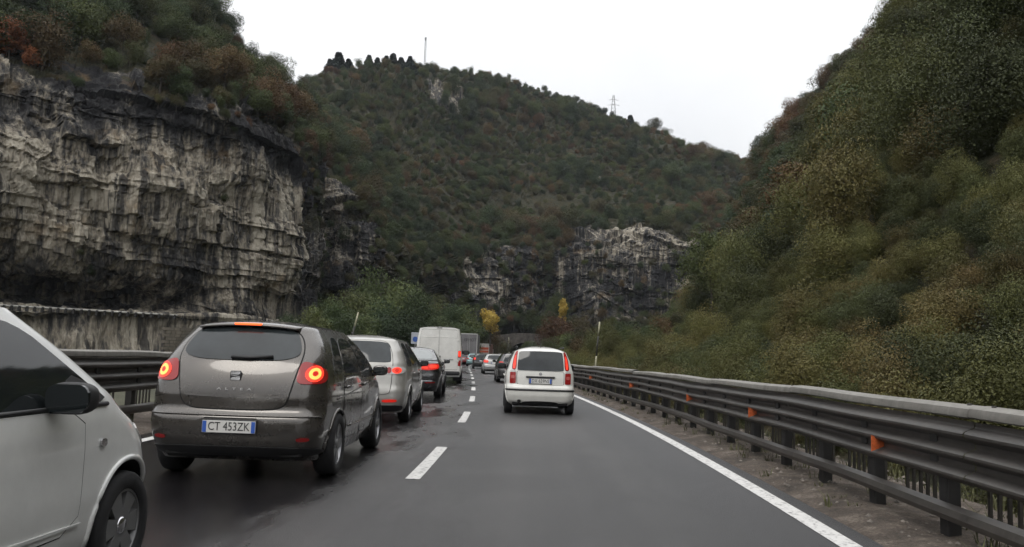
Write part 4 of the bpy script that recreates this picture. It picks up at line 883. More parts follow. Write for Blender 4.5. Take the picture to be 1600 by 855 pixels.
            for e in bound: bm.faces.new((e.verts[0], e.verts[1], low[e.verts[1]], low[e.verts[0]]))
            bmesh.ops.recalc_face_normals(bm, faces=bm.faces)
            me = bpy.data.meshes.new(name); bm.to_mesh(me); bm.free(); me.polygons.foreach_set('use_smooth', [True]*len(me.polygons)); me.set_sharp_from_angle(angle=math.radians(45))
            # outward facing: the average normal must leave the car
            o = link(name, me, mat, parent or c.root); out.append(o)
        return out[0] if len(out) == 1 else out
    def panel(c, name, poly, mat, fn='rear', off=.006, gap=.012, **kw):
        """a panel standing a touch proud of a dark shut line"""
        pts = np.array([q for q in poly], float); cen = pts.mean(0); big = [tuple(q + (q-cen)/np.linalg.norm(q-cen)*gap) for q in pts]
        o = c.patch(name, poly, mat, fn, off=off, **kw)
        c.patch('shut_line', big, M['gap'], fn, off=off-.004, **{**kw, 'skirt': .01}); return o
    def wheels(c, ys, r, w, track, rim='alloy', style='five', lod=1):
        n = 36 if lod else 18
        ty = MB().lathe_x([(-w/2, r*.66), (-w/2, r*.92), (-w*.42, r*.98), (-w*.25, r), (w*.25, r), (w*.42, r*.98), (w/2, r*.92), (w/2, r*.80), (w*.47, r*.68), (w*.30, r*.63), (-w/2, r*.63), (-w/2, r*.66)], n).mesh('tyre', True); ty.materials.append(M['tyre'])
        mb = MB(); R = r*.67; x0 = w*.40
        mb.lathe_x([(x0*.2, R*.99), (x0*1.05, R), (x0*1.08, R*.93), (x0*.7, R*.88), (x0*.2, R*.86)], n)
        k = {'five': 5, 'six': 6, 'ten': 10, 'seven': 7}[style]
        for i in range(k):
            a = 2*math.pi*i/k
            for da in ((-.13, .13) if style in ('six', 'five') else (0,)):
                wd = R*(.15 if style == 'six' else .10)
                def pt(rad, t, xx): ca, sa = math.cos(a+da), math.sin(a+da); return (xx, rad*ca - t*sa, rad*sa + t*ca)
                h = [pt(R*.15, -wd, x0*.95), pt(R*.15, wd, x0*.95), pt(R*.92, wd*1.25, x0*1.0), pt(R*.92, -wd*1.25, x0*1.0), pt(R*.15, -wd, x0*.6), pt(R*.15, wd, x0*.6), pt(R*.92, wd*1.25, x0*.6), pt(R*.92, -wd*1.25, x0*.6)]
                mb.add(h, [(0, 1, 2, 3), (4, 7, 6, 5), (0, 4, 5, 1), (1, 5, 6, 2), (2, 6, 7, 3), (3, 7, 4, 0)])
        rm = mb.mesh('rim'); rm.materials.append(M[rim])
        hb = MB().lathe_x([(x0*1.12, .0), (x0*1.12, R*.17), (x0*1.0, R*.24), (x0*.5, R*.25)], 20).mesh('hub_cap', True); hb.materials.append(M['rim_dark'] if rim == 'alloy' else M['chrome'])
        dk = MB().lathe_x([(x0*.25, 0), (x0*.25, R*.9)], 24).mesh('brake_disc'); dk.materials.append(M['well'])
        for y in ys:
            for s in (-1, 1):
                wo_ = empty('wheel', (s*(track/2), y, r), 0.0 if s > 0 else math.pi, c.root); 
                for nm, me in (('tyre', ty), ('rim', rm), ('hub_cap', hb), ('brake_disc', dk)): link(nm, me, None, wo_)
    def mirror(c, y, z, mat, sides=(-1, 1), sc=1.0, gw=(.165, .105)):
        for s in sides:
            p = c.sidept(y, z, s); bm = bmesh.new(); bmesh.ops.create_uvsphere(bm, u_segments=20, v_segments=12, radius=1)
            for v in bm.verts:
                x, yy, zz = v.co; q = lambda t, e: math.copysign(abs(t)**e, t); v.co = (q(x, .7)*.115*sc, (q(yy, .6) if yy < 0 else yy)*(.05 if yy < 0 else .11)*sc, q(zz, .75)*.078*sc)
            me = bpy.data.meshes.new('mirror'); bm.to_mesh(me); bm.free(); me.polygons.foreach_set('use_smooth', [True]*len(me.polygons))
            o = link('mirror', me, mat, c.root, p + Vector((s*.115*sc, 0, .05))); gw_, gh = gw[0]*sc, gw[1]*sc; ot = rct(-gw_/2, -gh/2, gw_/2, gh/2, gh*.38, 6); k = len(ot)
            MB().add([(a_, -.056*sc, b_) for a_, b_ in ot] + [(a_, -.03*sc, b_) for a_, b_ in ot], [tuple(range(k)), tuple(range(2*k-1, k-1, -1))] + [(i, i+k, (i+1) % k+k, (i+1) % k) for i in range(k)]).build('mirror_glass', M['glass'], o)
            MB().box((-s*.10*sc, .01, -.05), (.12*sc, .06, .045), bev=.015).build('mirror_arm', M['plastic'], o)
    def number_plate(c, z, txt, w=.50, h=.11, s0=0.0, right=True, tilt=None):
        p = c.rearpt(s0, z); n = c.nrm(c.rearpt, s0, z); ang = math.atan2(n.z, -n.y)
        r = empty('number_plate', p + Vector((0, -.018, 0)), 0, c.root); r.rotation_euler = (-ang if tilt is None else tilt, 0, 0)
        MB().box((0, .004, 0), (w+.02, .012, h+.02), bev=.004).build('plate_frame', M['plastic'], r); MB().box((0, -.003, 0), (w, .006, h), bev=.002).build('plate_face', M['plate'], r)
        MB().box((-w/2+.021, -.0045, 0), (.036, .008, h-.008)).build('blue_band', M['plate_blue'], r)
        if right: MB().box((w/2-.021, -.0045, 0), (.036, .008, h-.008)).build('blue_band', M['plate_blue'], r)
        if txt:
            t = link('lettering', text_mesh(txt, h*.98), M['ink'], r, (0, -.0075, 0)); t.rotation_euler = (math.pi/2, 0, 0)
            wd = max(v.co.x for v in t.data.vertices)-min(v.co.x for v in t.data.vertices); t.scale = ((w*.78)/wd, 1.0, 1)
        return r
    def badge_text(c, txt, z, size, mat, s0=0.0, off=.012, width=None):
        p = c.rearpt(s0, z); n = c.nrm(c.rearpt, s0, z); t = link('lettering', text_mesh(txt, size, .003), mat, c.root, p+n*off); t.rotation_euler = (math.pi/2-math.atan2(n.z, -n.y), 0, 0)
        if width: wd = max(v.co.x for v in t.data.vertices)-min(v.co.x for v in t.data.vertices); t.scale = (width/wd, 1, 1)
        return t
    def bar(c, name, pts, r, mat, fn=None, off=0.0, parent=None):
        fn = fn or c.rearpt; MB().tube([fn(a, b)+c.nrm(fn, a, b)*off for a, b in pts], r, 8).build(name, mat, parent or c.root, True)
    def cabin(c, belt, top, y0, y1, pillars, lean=(.35, .95), mat=None):
        """side glass between beltline and roof, split by pillars (y at belt)"""
        edges = [y0] + list(pillars) + [y1]
        for i in range(len(edges)-1):
            a, b = edges[i]+(.0 if i == 0 else .035), edges[i+1]-(.0 if i == len(edges)-2 else .035); f = lambda yy: (yy-y0)/(y1-y0)
            ta = a + lean[0]*(1-f(a))**2*.6 - (lean[1]*f(a)**3); tb = b + lean[0]*(1-f(b))**2*.6 - (lean[1]*f(b)**3)
            tb = max(tb, ta+.05); c.patch('side_window', [(a, belt), ((a+b)/2, belt), (b, belt), ((b+tb)/2, (belt+top)/2), (tb, top), ((ta+tb)/2, top+.01), (ta, top-.005), ((a+ta)/2, (belt+top)/2)], mat or M['glass'], 'side', off=.004, skirt=.012, rnd=2, mirror=True)
    def doors(c, zlo, zhi, ys):
        for a, b in zip(ys[:-1], ys[1:]):
            c.panel('door', [(a+.01, zlo), ((a+b)/2, zlo), (b-.01, zlo), (b-.01, (zlo+zhi)/2), (b-.01, zhi), ((a+b)/2, zhi), (a+.01, zhi), (a+.01, (zlo+zhi)/2)], c.mat, 'side', off=.006, gap=.012, rnd=1, mirror=True, skirt=.012)
            for s in (-1, 1):
                p = c.sidept(a+.16, zhi-.11, s); MB().box(p + Vector((s*.022, 0, 0)), (.03, .2, .035), bev=.012).build('door_handle', c.mat, c.root, True)
    def windscreen(c, z0, z1, w0, w1): c.patch('windscreen', [(-w0, z0), (0, z0-.02), (w0, z0), ((w0+w1)/2, (z0+z1)/2), (w1, z1), (0, z1+.01), (-w1, z1), (-(w0+w1)/2, (z0+z1)/2)], M['glass'], 'front', off=.005, skirt=.012)
def rct(a0, z0, a1, z1, r=.02, n=5):
    s_ = 1 if a1 >= a0 else -1; a0, a1 = sorted((a0, a1)); r = min(r, (a1-a0)*.49, (z1-z0)*.49); out = []
    for cx_, cz_, q in ((a1-r, z0+r, -90), (a1-r, z1-r, 0), (a0+r, z1-r, 90), (a0+r, z0+r, 180)):
        for i in range(n): t = math.radians(q + 90*i/(n-1)); out.append((cx_+r*math.cos(t), cz_+r*math.sin(t)))
    return out
def sym(p): return p + [(-a, b) for a, b in reversed(p)]

# ---- dark grey hatchback in front, left lane
M['p_grey'] = paint('paint_grey', (0.088, 0.080, 0.072), 0.7, 0.24, 0.10)
c = Car('hatchback', 'dark grey five door hatchback with brake lights on, plate CT 453ZK', 'car', M['p_grey'], 4.28,
        [(.2, .20), (.30, .09), (.42, .015), (.50, .0), (.60, .0), (.645, .02), (.66, .055), (.72, .07), (.80, .055), (.95, .085), (1.10, .14), (1.16, .17), (1.30, .28), (1.44, .40), (1.49, .44)],
        [(.2, 4.05), (.40, 4.25), (.55, 4.28), (.70, 4.22), (.85, 3.98), (.98, 3.5), (1.04, 3.2), (1.2, 2.9), (1.35, 2.55), (1.49, 2.15)],
        [(.2, .80), (.32, .85), (.5, .885), (.75, .89), (.92, .88), (1.04, .855), (1.2, .80), (1.35, .73), (1.49, .635)], 1.485, 1.57, rc=(.24, .22), fc=(.42, .55), bow=.04, taper=(.07, .12), y=7.82, x=-2.72, yaw=0.015)
c.body([.80, 3.38], .355, lod=1)
c.panel('tailgate', sym([(0, .685), (.30, .69), (.47, .705), (.535, .77), (.565, .90), (.595, 1.05), (.625, 1.18), (.61, 1.30), (.55, 1.40), (.46, 1.455), (.0, 1.47)][1:-1]), M['p_grey'], off=.008, gap=.013, rnd=2)
c.patch('rear_window', sym([(.25, 1.148), (.45, 1.158), (.575, 1.19), (.60, 1.25), (.555, 1.36), (.49, 1.445), (.22, 1.465)]), M['glass_rear'], off=.014, skirt=.015)
for s in (-1, 1):
    lamp = c.patch('tail_lamp', [(s*.60, .945), (s*.75, .935), (s*.90, .95), (s*.96, 1.0), (s*.94, 1.06), (s*.84, 1.105), (s*.72, 1.14), (s*.635, 1.152), (s*.615, 1.07)], M['red'], off=.014, skirt=.03, rnd=2, grid=.04)
    def ell(cx, cz, rx, rz, n=20): return [(s*(cx+rx*math.cos(2*math.pi*i/n)), cz+rz*math.sin(2*math.pi*i/n)) for i in range(n)]
    c.patch('lamp_glow', ell(.775, 1.035, .095, .078), M['red_lit'], off=.018, rnd=0, grid=.05, skirt=.004, parent=lamp); c.patch('lamp_ring', ell(.775, 1.035, .062, .055), M['amber_lit'], off=.021, rnd=0, grid=.05, skirt=.004, parent=lamp); c.patch('lamp_centre', ell(.775, 1.035, .028, .024), M['red_mid'], off=.024, rnd=0, grid=.05, skirt=.004, parent=lamp)
c.patch('tailgate_crease', sym([(.25, .80), (.53, .81), (.535, .822), (.25, .812)]), M['p_grey'], off=.013, skirt=.006, rnd=1)
sp = MB(); prof = [(.385, 1.508), (.36, 1.490), (.37, 1.480), (.45, 1.475), (.62, 1.53), (.60, 1.543)]; V = []; xs = np.linspace(-.50, .50, 19)
for x in xs:
    for (yy, zz) in prof: V.append((x, yy + .20*x*x, zz + .010 - .13*x*x))
sp.add(V, [tuple(f) for f in grid_faces(19, 6, True)] + [tuple(range(5, -1, -1)), tuple(range(18*6, 19*6))]); sp.build('spoiler', M['p_grey'], c.root, True)
MB().box((0, .37, 1.508), (.27, .03, .022), bev=.006).build('brake_light', M['high_lit'], c.root)
c.bar('wiper', [(-.08, 1.165), (.1, 1.162), (.34, 1.175)], .017, M['plastic'], off=.03)
MB().box(c.rearpt(0, 1.002)+Vector((0, -.017, 0)), (.105, .018, .095), bev=.02).build('badge_plate', M['plastic'], c.root, True)
bd = MB()   # stylised S badge: two halves joined by a slanting cut
yb = c.rearpt(0, 1.002).y - .030
for pts in ([(-.044, .012), (.030, .012), (.044, .024), (.044, .040), (-.036, .040), (-.044, .034)], [(.044, -.012), (-.030, -.012), (-.044, -.024), (-.044, -.040), (.036, -.040), (.044, -.034)], [(-.044, .008), (.044, -.003), (.044, -.008), (.030, -.008), (-.044, .003)]):
    k = len(pts); bd.add([(x, yb, 1.002+z) for x, z in pts] + [(x, yb+.012, 1.002+z) for x, z in pts], [tuple(range(k)), tuple(range(2*k-1, k-1, -1))] + [(i, i+k, (i+1) % k+k, (i+1) % k) for i in range(k)])
bd.build('badge', M['chrome'], c.root)
c.badge_text('A  L  T  E  A', .875, .030, M['silver_txt'], width=.33, s0=-.0)
c.patch('plate_recess', sym([(.25, .455), (.40, .455), (.33, .585), (.28, .60)]), M['p_grey'], off=.006, skirt=.01, rnd=0)
c.patch('recess_shadow', sym([(.27, .60), (.42, .452), (.405, .450), (.26, .612)]), M['gap'], off=.003, skirt=.006, rnd=0)
c.number_plate(.528, 'CT 453ZK', .50, .112)
c.bar('bumper_crease', [(s_, .632) for s_ in np.linspace(-.93, .93, 25)], .010, M['p_grey'], off=.004)
c.patch('lower_valance', sym([(.4, .25), (.75, .26), (1.0, .28), (1.0, .31), (.78, .335), (.4, .345)]), M['plastic'], off=.012, skirt=.03, rnd=1)
for s in (-1, 1): c.patch('bumper_reflector', [(s*.66, .405), (s*.78, .41), (s*.78, .44), (s*.66, .435)], M['red'], off=.014, rnd=1, skirt=.006)
c.cabin(1.03, 1.40, .62, 3.02, [1.02, 1.95], lean=(.55, .95)); c.doors(.34, 1.0, [.98, 1.92, 2.86])
for s in (-1, 1): c.bar('door_moulding', [(y_, .47) for y_ in np.linspace(1.25, 2.85, 10)], .014, M['p_grey'], lambda u, v, s=s: c.sidept(u, v, s), .006); c.bar('shoulder_crease', [(y_, .80+.07*(y_-1)) for y_ in np.linspace(.7, 3.0, 12)], .010, M['p_grey'], lambda u, v, s=s: c.sidept(u, v, s), .003)
c.windscreen(1.08, 1.45, .66, .5); c.wheels([.80, 3.38], .315, .21, 1.55, 'alloy', 'five'); c.mirror(2.86, .99, M['p_grey'], sc=.85)
MB().tube([(0, .95, 1.56), (0, .78, 1.72)], [.008, .004], 6).build('aerial', M['plastic'], c.root)
MB().box((0, .45, .27), (1.3, .6, .10), bev=.03).build('underside', M['well'], c.root)

# ---- white city car at the left edge
M['p_white'] = paint('paint_white', (0.84, 0.845, 0.82), 0.0, 0.35, 0.15)
c = Car('city_car', 'white three door city car cut off by the left edge of the picture', 'car', M['p_white'], 3.54,
        [(.2, .12), (.35, .02), (.55, .0), (.9, .05), (1.2, .2), (1.42, .32)], [(.2, 3.36), (.35, 3.49), (.5, 3.54), (.62, 3.53), (.74, 3.47), (.84, 3.36), (.92, 3.20), (.98, 3.04), (1.03, 2.94), (1.2, 2.69), (1.42, 2.32)],
        [(.2, .765), (.32, .80), (.5, .82), (.75, .82), (.9, .81), (.965, .79), (1.1, .735), (1.28, .655), (1.42, .58)], 1.415, 1.48, rc=(.28, .25), fc=(.36, .42), fg=(.22, .18), belt=.97, bow=.06, taper=(.05, .03), y=1.60, x=-2.94, yaw=0.0)
c.body([.56, 2.97], .345)
c.cabin(.965, 1.36, .75, 2.74, [1.42], lean=(.3, .62)); c.doors(.36, .945, [1.38, 2.48]); c.windscreen(1.04, 1.38, .62, .5)
for s in (-1, 1):
    c.bar('window_trim', [(y_, .957) for y_ in np.linspace(.9, 2.72, 14)], .012, M['plastic'], lambda u, v, s=s: c.sidept(u, v, s), .004)
    c.patch('mirror_base', [(2.34, .965), (2.74, .965), (2.60, 1.06), (2.40, 1.12)], M['plastic'], 'side', off=.008, skirt=.012, rnd=1, sg=s)
    c.patch('side_repeater', [(2.63, .745), (2.69, .745), (2.69, .785), (2.63, .785)], M['chrome'], 'side', off=.010, skirt=.012, rnd=1, sg=s)
    c.patch('side_crease', [(1.35, .40), (2.5, .385), (2.5, .40), (1.35, .418)], M['p_white'], 'side', off=.014, skirt=.01, rnd=1, sg=s)
    c.patch('headlamp', [(s*.50, .66), (s*.80, .67), (s*.92, .74), (s*.86, .83), (s*.62, .80)], M['clear'], 'front', off=.006, skirt=.012)
    c.patch('tail_lamp', [(s*.60, .72), (s*.85, .72), (s*.85, 1.0), (s*.64, 1.0)], M['red'], off=.008)
c.patch('rear_window', sym([(.3, .95), (.56, .97), (.48, 1.34), (.3, 1.36)]), M['glass_rear'], off=.008)
c.wheels([.56, 2.97], .29, .185, 1.45, 'rim_dark', 'six'); c.mirror(2.18, .965, M['plastic'], sc=.95, gw=(.205, .135))
c.number_plate(.55, '', .5, .11); MB().box((0, 1.8, .25), (1.4, 3.0, .1), bev=.03).build('underside', M['well'], c.root)

# ---- white hatchback ahead in our lane
M['p_cream'] = paint('paint_cream_white', (0.75, 0.74, 0.69), 0.0, 0.38, 0.18)
c = Car('hatchback', 'small boxy white hatchback ahead in the right lane', 'car', M['p_cream'], 3.54,
        [(.2, .14), (.28, .04), (.42, .0), (.60, .0), (.635, .03), (.65, .055), (.80, .06), (.95, .075), (1.2, .13), (1.42, .20)], [(.2, 3.36), (.5, 3.53), (.7, 3.48), (.9, 3.2), (1.0, 2.85), (1.2, 2.5), (1.42, 2.0)],
        [(.2, .71), (.32, .77), (.5, .79), (.8, .79), (.94, .78), (1.0, .755), (1.2, .695), (1.40, .60)], 1.40, 1.53, rc=(.24, .19), fc=(.35, .4), bow=.03, taper=(.04, .08), y=18.55, x=0.455, yaw=0.03)
c.body([.55, 2.85], .335)
c.panel('tailgate', sym([(.3, .662), (.52, .662), (.545, .70), (.545, .93), (.53, .96), (.3, .96)]), M['p_cream'], off=.008, gap=.010, rnd=2)
c.patch('rear_window', sym([(.3, .975), (.52, .975), (.545, 1.0), (.50, 1.36), (.47, 1.40), (.25, 1.41)]), M['glass_rear'], off=.010, skirt=.014)
for s in (-1, 1):
    c.patch('upper_lamp', [(s*.555, .985), (s*.66, .985), (s*.655, 1.10), (s*.615, 1.34), (s*.56, 1.41), (s*.525, 1.405), (s*.545, 1.25)], M['red'], off=.012, rnd=2, skirt=.02, grid=.04)
    c.patch('brake_lamp', [(s*.580, 1.01), (s*.632, 1.01), (s*.612, 1.18), (s*.578, 1.31), (s*.562, 1.31)], M['red_lit'], off=.016, rnd=2, skirt=.006, grid=.04)
    c.patch('lower_lamp', rct(s*.57, .685, s*.70, .93), M['red'], off=.012, rnd=0, skirt=.02, grid=.04); c.patch('reversing_lamp', rct(s*.575, .935, s*.695, .975), M['clear'], off=.013, rnd=0, skirt=.02); c.patch('fog_lamp', rct(s*.595, .79, s*.675, .86), M['pinkish'], off=.015, rnd=0, skirt=.006)
MB().box(c.rearpt(0, .835)+Vector((0, -.015, 0)), (.66, .045, .036), bev=.014).build('handle_bar', M['plastic'], c.root, True)
MB().tube([c.rearpt(0, .905)+Vector((0, .0, 0)), c.rearpt(0, .905)+Vector((0, -.016, 0))], .035, 20).build('badge', M['chrome'], c.root)
c.number_plate(.745, 'DX 659NS', .50, .112); c.bar('bumper_strip', [(s_, .545) for s_ in np.linspace(-.86, .86, 25)], .021, M['plastic'], off=.0)
c.patch('lower_valance', sym([(.15, .21), (.40, .22), (.42, .28), (.15, .30)]), M['plastic'], off=.010, rnd=1); MB().tube([(-.47, .14, .29), (-.47, -.03, .29)], .045, 14, False).build('exhaust', M['chrome'], c.root, True)
MB().tube([(-.47, -.02, .29), (-.47, .02, .29)], .038, 14).build('exhaust_bore', M['gap'], c.root); MB().box((0, .55, .24), (1.25, .9, .12), bev=.04).build('underside', M['well'], c.root)
MB().box((.28, .5, .225), (.45, .12, .05), bev=.02).build('axle_beam', M['plastic'], c.root)
c.cabin(.98, 1.37, .36, 2.62, [.85, 1.72], lean=(.12, .8)); c.doors(.34, .95, [.75, 1.68, 2.5]); c.windscreen(1.02, 1.39, .6, .5); c.wheels([.55, 2.85], .285, .18, 1.40, 'rim_dark', 'ten'); c.mirror(2.45, .99, M['plastic'])
for s in (-1, 1): MB().tube([(s*.52, .45, 1.475), (s*.54, .55, 1.515), (s*.55, 1.8, 1.515), (s*.52, 1.95, 1.475)], .014, 8).build('roof_rail', M['plastic'], c.root, True)
MB().tube([(0, .40, 1.50), (0, .26, 1.60)], [.008, .004], 6).build('aerial', M['plastic'], c.root)

# ---- silver people carrier behind the grey hatchback
M['p_silver'] = paint('paint_silver', (0.46, 0.45, 0.42), 0.5, 0.35, 0.2)
c = Car('people_carrier', 'silver people carrier with wide horizontal tail lamps, ahead of the grey hatchback', 'car', M['p_silver'], 4.6,
        [(.2, .15), (.30, .05), (.45, .0), (.60, .0), (.68, .03), (.9, .06), (1.08, .10), (1.3, .22), (1.5, .36)], [(.2, 4.4), (.5, 4.58), (.75, 4.5), (.92, 4.0), (1.04, 3.5), (1.25, 2.95), (1.5, 2.3)],
        [(.2, .82), (.35, .88), (.6, .905), (.95, .90), (1.08, .865), (1.3, .77), (1.5, .655)], 1.50, 1.60, rc=(.26, .22), bow=.04, taper=(.05, .1), y=14.75, x=-2.93, yaw=0.035)
c.body([.95, 3.65], .36)
c.panel('tailgate', sym([(.3, .52), (.60, .53), (.645, .60), (.655, .95), (.65, 1.10), (.60, 1.30), (.50, 1.47), (.25, 1.485)]), M['p_silver'], off=.008, gap=.010)
c.patch('rear_window', sym([(.3, 1.09), (.60, 1.09), (.625, 1.13), (.56, 1.38), (.50, 1.45), (.25, 1.465)]), M['glass_rear'], off=.013, skirt=.014)
for s in (-1, 1):
    lamp = c.patch('tail_lamp', [(s*.38, .90), (s*.50, .885), (s*.80, .885), (s*.92, .93), (s*.93, 1.0), (s*.78, 1.025), (s*.50, 1.02), (s*.38, .98)], M['clear'], off=.016, skirt=.02, grid=.05)
    for cx_, rx_, m_ in ((.60, .045, 'red'), (.735, .085, 'red_lit'), (.735, .035, 'red_mid')): c.patch('lamp_lens', [(s*(cx_+rx_*math.cos(a)), .953+.055*math.sin(a)*(.6 if m_ == 'red_mid' else 1)) for a in np.linspace(0, 6.283, 17)[:-1]], M[m_], off=.020 if m_ != 'red_mid' else .024, rnd=0, skirt=.006, parent=lamp)
    c.patch('bumper_reflector', [(s*.50, .385), (s*.76, .395), (s*.76, .445), (s*.50, .435)], M['red_mid'], off=.012, rnd=1, skirt=.008)  # no lamp: the reflector's shine is put in as a faint glow
c.patch('lower_valance', sym([(.4, .22), (.85, .23), (.95, .30), (.85, .335), (.4, .33)]), M['plastic'], off=.010, rnd=1, skirt=.03); c.number_plate(.70, '', .5, .11)
c.cabin(1.03, 1.45, .50, 3.25, [1.25, 2.2], lean=(.45, .9)); c.doors(.36, 1.0, [1.2, 2.15, 3.1]); c.windscreen(1.1, 1.46, .66, .52); c.wheels([.95, 3.65], .315, .21, 1.58, 'alloy', 'seven'); c.mirror(3.0, 1.02, M['plastic'], sc=.8)
MB().box((0, .6, .26), (1.4, .8, .1), bev=.03).build('underside', M['well'], c.root); MB().tube([(-.2, .55, 1.575), (-.2, .5, 1.62)], .012, 6).build('aerial', M['plastic'], c.root)

# ---- black saloon
M['p_black'] = paint('paint_black', (0.012, 0.013, 0.016), 0.2, 0.22, 0.25)
c = Car('saloon_car', 'black four door saloon with red tail lamps behind the white van', 'car', M['p_black'], 4.85,
        [(.2, .15), (.32, .04), (.5, .0), (.65, .0), (.72, .03), (.9, .04), (1.0, .06), (1.05, .12), (1.075, .35), (1.095, .62), (1.15, .78), (1.25, 1.05), (1.36, 1.38), (1.40, 1.55)],
        [(.2, 4.65), (.5, 4.84), (.7, 4.78), (.85, 4.4), (.97, 3.7), (1.02, 3.45), (1.2, 2.95), (1.40, 2.4)], [(.2, .83), (.35, .89), (.6, .925), (.9, .915), (1.03, .87), (1.1, .80), (1.25, .70), (1.40, .60)], 1.40, 1.475, rc=(.30, .22), bow=.05, taper=(.06, .1), y=23.6, x=-3.2, yaw=0.05)
c.body([1.02, 3.95], .36)
c.patch('rear_window', sym([(.3, 1.115), (.62, 1.115), (.63, 1.15), (.55, 1.30), (.47, 1.375), (.2, 1.385)]), plain('pale_rear_glass', (0.16, 0.18, 0.18), 0.05, spec=0.9), off=.008, skirt=.014)
c.panel('boot_lid', sym([(.3, .70), (.50, .71), (.53, .80), (.54, .98), (.5, 1.02), (.3, 1.02)]), M['p_black'], off=.006, gap=.012)
for s in (-1, 1):
    lamp = c.patch('tail_lamp', [(s*.36, .83), (s*.55, .80), (s*.85, .84), (s*.95, .90), (s*.93, .98), (s*.75, 1.0), (s*.40, .96)], M['red_mid'], off=.012, skirt=.02, grid=.05)
    c.patch('lamp_bar', [(s*.42, .86), (s*.58, .85), (s*.58, .90), (s*.42, .90)], M['red_lit'], off=.017, rnd=1, parent=lamp, skirt=.006); c.patch('lamp_bar', [(s*.63, .86), (s*.84, .88), (s*.84, .96), (s*.63, .95)], M['red_lit'], off=.017, rnd=1, parent=lamp, skirt=.006); c.patch('bumper_reflector', [(s*.5, .44), (s*.8, .45), (s*.8, .475), (s*.5, .465)], M['red'], off=.012, rnd=1, skirt=.006)
c.bar('bumper_chrome', [(s_, .50) for s_ in np.linspace(-.8, .8, 15)], .010, M['chrome'], off=.006); c.number_plate(.80, '', .5, .11); MB().tube([c.rearpt(0, .95), c.rearpt(0, .95)+Vector((0, -.015, 0))], .04, 16).build('badge', M['chrome'], c.root)
c.cabin(1.02, 1.36, 1.05, 3.4, [1.35, 2.3], lean=(.75, .85)); c.doors(.33, .99, [1.3, 2.25, 3.2]); c.windscreen(1.06, 1.37, .64, .5); c.wheels([1.02, 3.95], .325, .22, 1.62, 'alloy', 'ten'); c.mirror(3.15, 1.0, M['p_black'], sc=.85)
MB().add([(-.02, 1.75, 1.455), (.02, 1.75, 1.455), (0, 1.62, 1.455), (0, 1.66, 1.53)], [(0, 1, 3), (1, 2, 3), (2, 0, 3), (0, 2, 1)]).build('aerial', M['p_black'], c.root); MB().box((0, .6, .25), (1.4, .8, .1), bev=.03).build('underside', M['well'], c.root)

# ---- tall white panel van
M['p_van'] = paint('paint_van_white', (0.70, 0.69, 0.65), 0.0, 0.4, 0.22)
c = Car('panel_van', 'tall white panel van with twin rear doors in the left lane', 'van', M['p_van'], 5.4,
        [(.3, .05), (.5, .02), (.6, .02), (1.2, .03), (2.0, .06), (2.40, .10)], [(.3, 5.25), (.7, 5.38), (1.0, 5.2), (1.2, 4.6), (1.8, 4.0), (2.2, 3.5), (2.40, 3.2)],
        [(.3, .96), (.5, 1.0), (1.0, 1.025), (1.5, 1.01), (2.0, .96), (2.40, .885)], 2.40, 2.53, rc=(.10, .10), fc=(.4, .5), bow=.01, taper=(.01, .06), y=36.3, x=-3.62, yaw=0.06, zb=.3)
c.body([1.05, 4.45], .40)
for s in (-1, 1):
    c.panel('rear_door', [(s*.02, .62), (s*.82, .62), (s*.845, .66), (s*.85, 1.3), (s*.83, 2.0), (s*.78, 2.31), (s*.72, 2.355), (s*.02, 2.36)], M['p_van'], off=.010, gap=.012, rnd=0, grid=.15)
    c.patch('tail_lamp', rct(s*.865, .78, s*.98, 1.45, .03), M['red'], off=.012, rnd=0, skirt=.02); c.patch('brake_lamp', rct(s*.87, 1.2, s*.975, 1.43), M['red_lit'], off=.017, rnd=0, skirt=.006); c.patch('reversing_lamp', rct(s*.87, 1.03, s*.975, 1.15), M['clear'], off=.016, rnd=0, skirt=.006)
    c.bar('door_crease', [(s*a, 2.02) for a in np.linspace(.05, .8, 6)], .012, M['p_van'], off=.008)
MB().box(c.rearpt(0, 2.43)+Vector((0, -.01, 0)), (.24, .04, .035), bev=.01).build('high_brake_light', M['plastic'], c.root); MB().box((0, -.02, .47), (1.9, .12, .16), bev=.04).build('rear_bumper', M['plastic'], c.root); c.number_plate(.85, '', .5, .11, s0=-.35, right=False)
MB().box(c.rearpt(.45, 1.05)+Vector((0, -.014, 0)), (.42, .008, .035)).build('lettering_strip', M['rim_dark'], c.root); MB().box(c.rearpt(.06, 1.12)+Vector((0, -.02, 0)), (.05, .04, .2), bev=.012).build('door_handle', M['plastic'], c.root)
for y_ in (1.0, 1.9): MB().box(c.rearpt(.83, y_)+Vector((.02, -.005, 0)), (.10, .03, .09), bev=.01).build('hinge', M['p_van'], c.root)
c.patch('side_window', [(3.3, 1.25), (4.35, 1.25), (3.9, 1.8), (3.35, 1.85)], M['glass'], 'side', off=.005, mirror=True); c.windscreen(1.35, 2.1, .8, .65); c.wheels([1.05, 4.45], .345, .22, 1.82, 'rim_dark', 'ten'); c.mirror(4.1, 1.35, M['plastic'], sc=1.5)
MB().box((0, 1.2, .36), (1.5, 2.0, .12), bev=.03).build('underside', M['well'], c.root)
for s in (-1, 1): MB().box((s*.78, .72, .28), (.24, .02, .34)).build('mud_flap', M['plastic'], c.root)

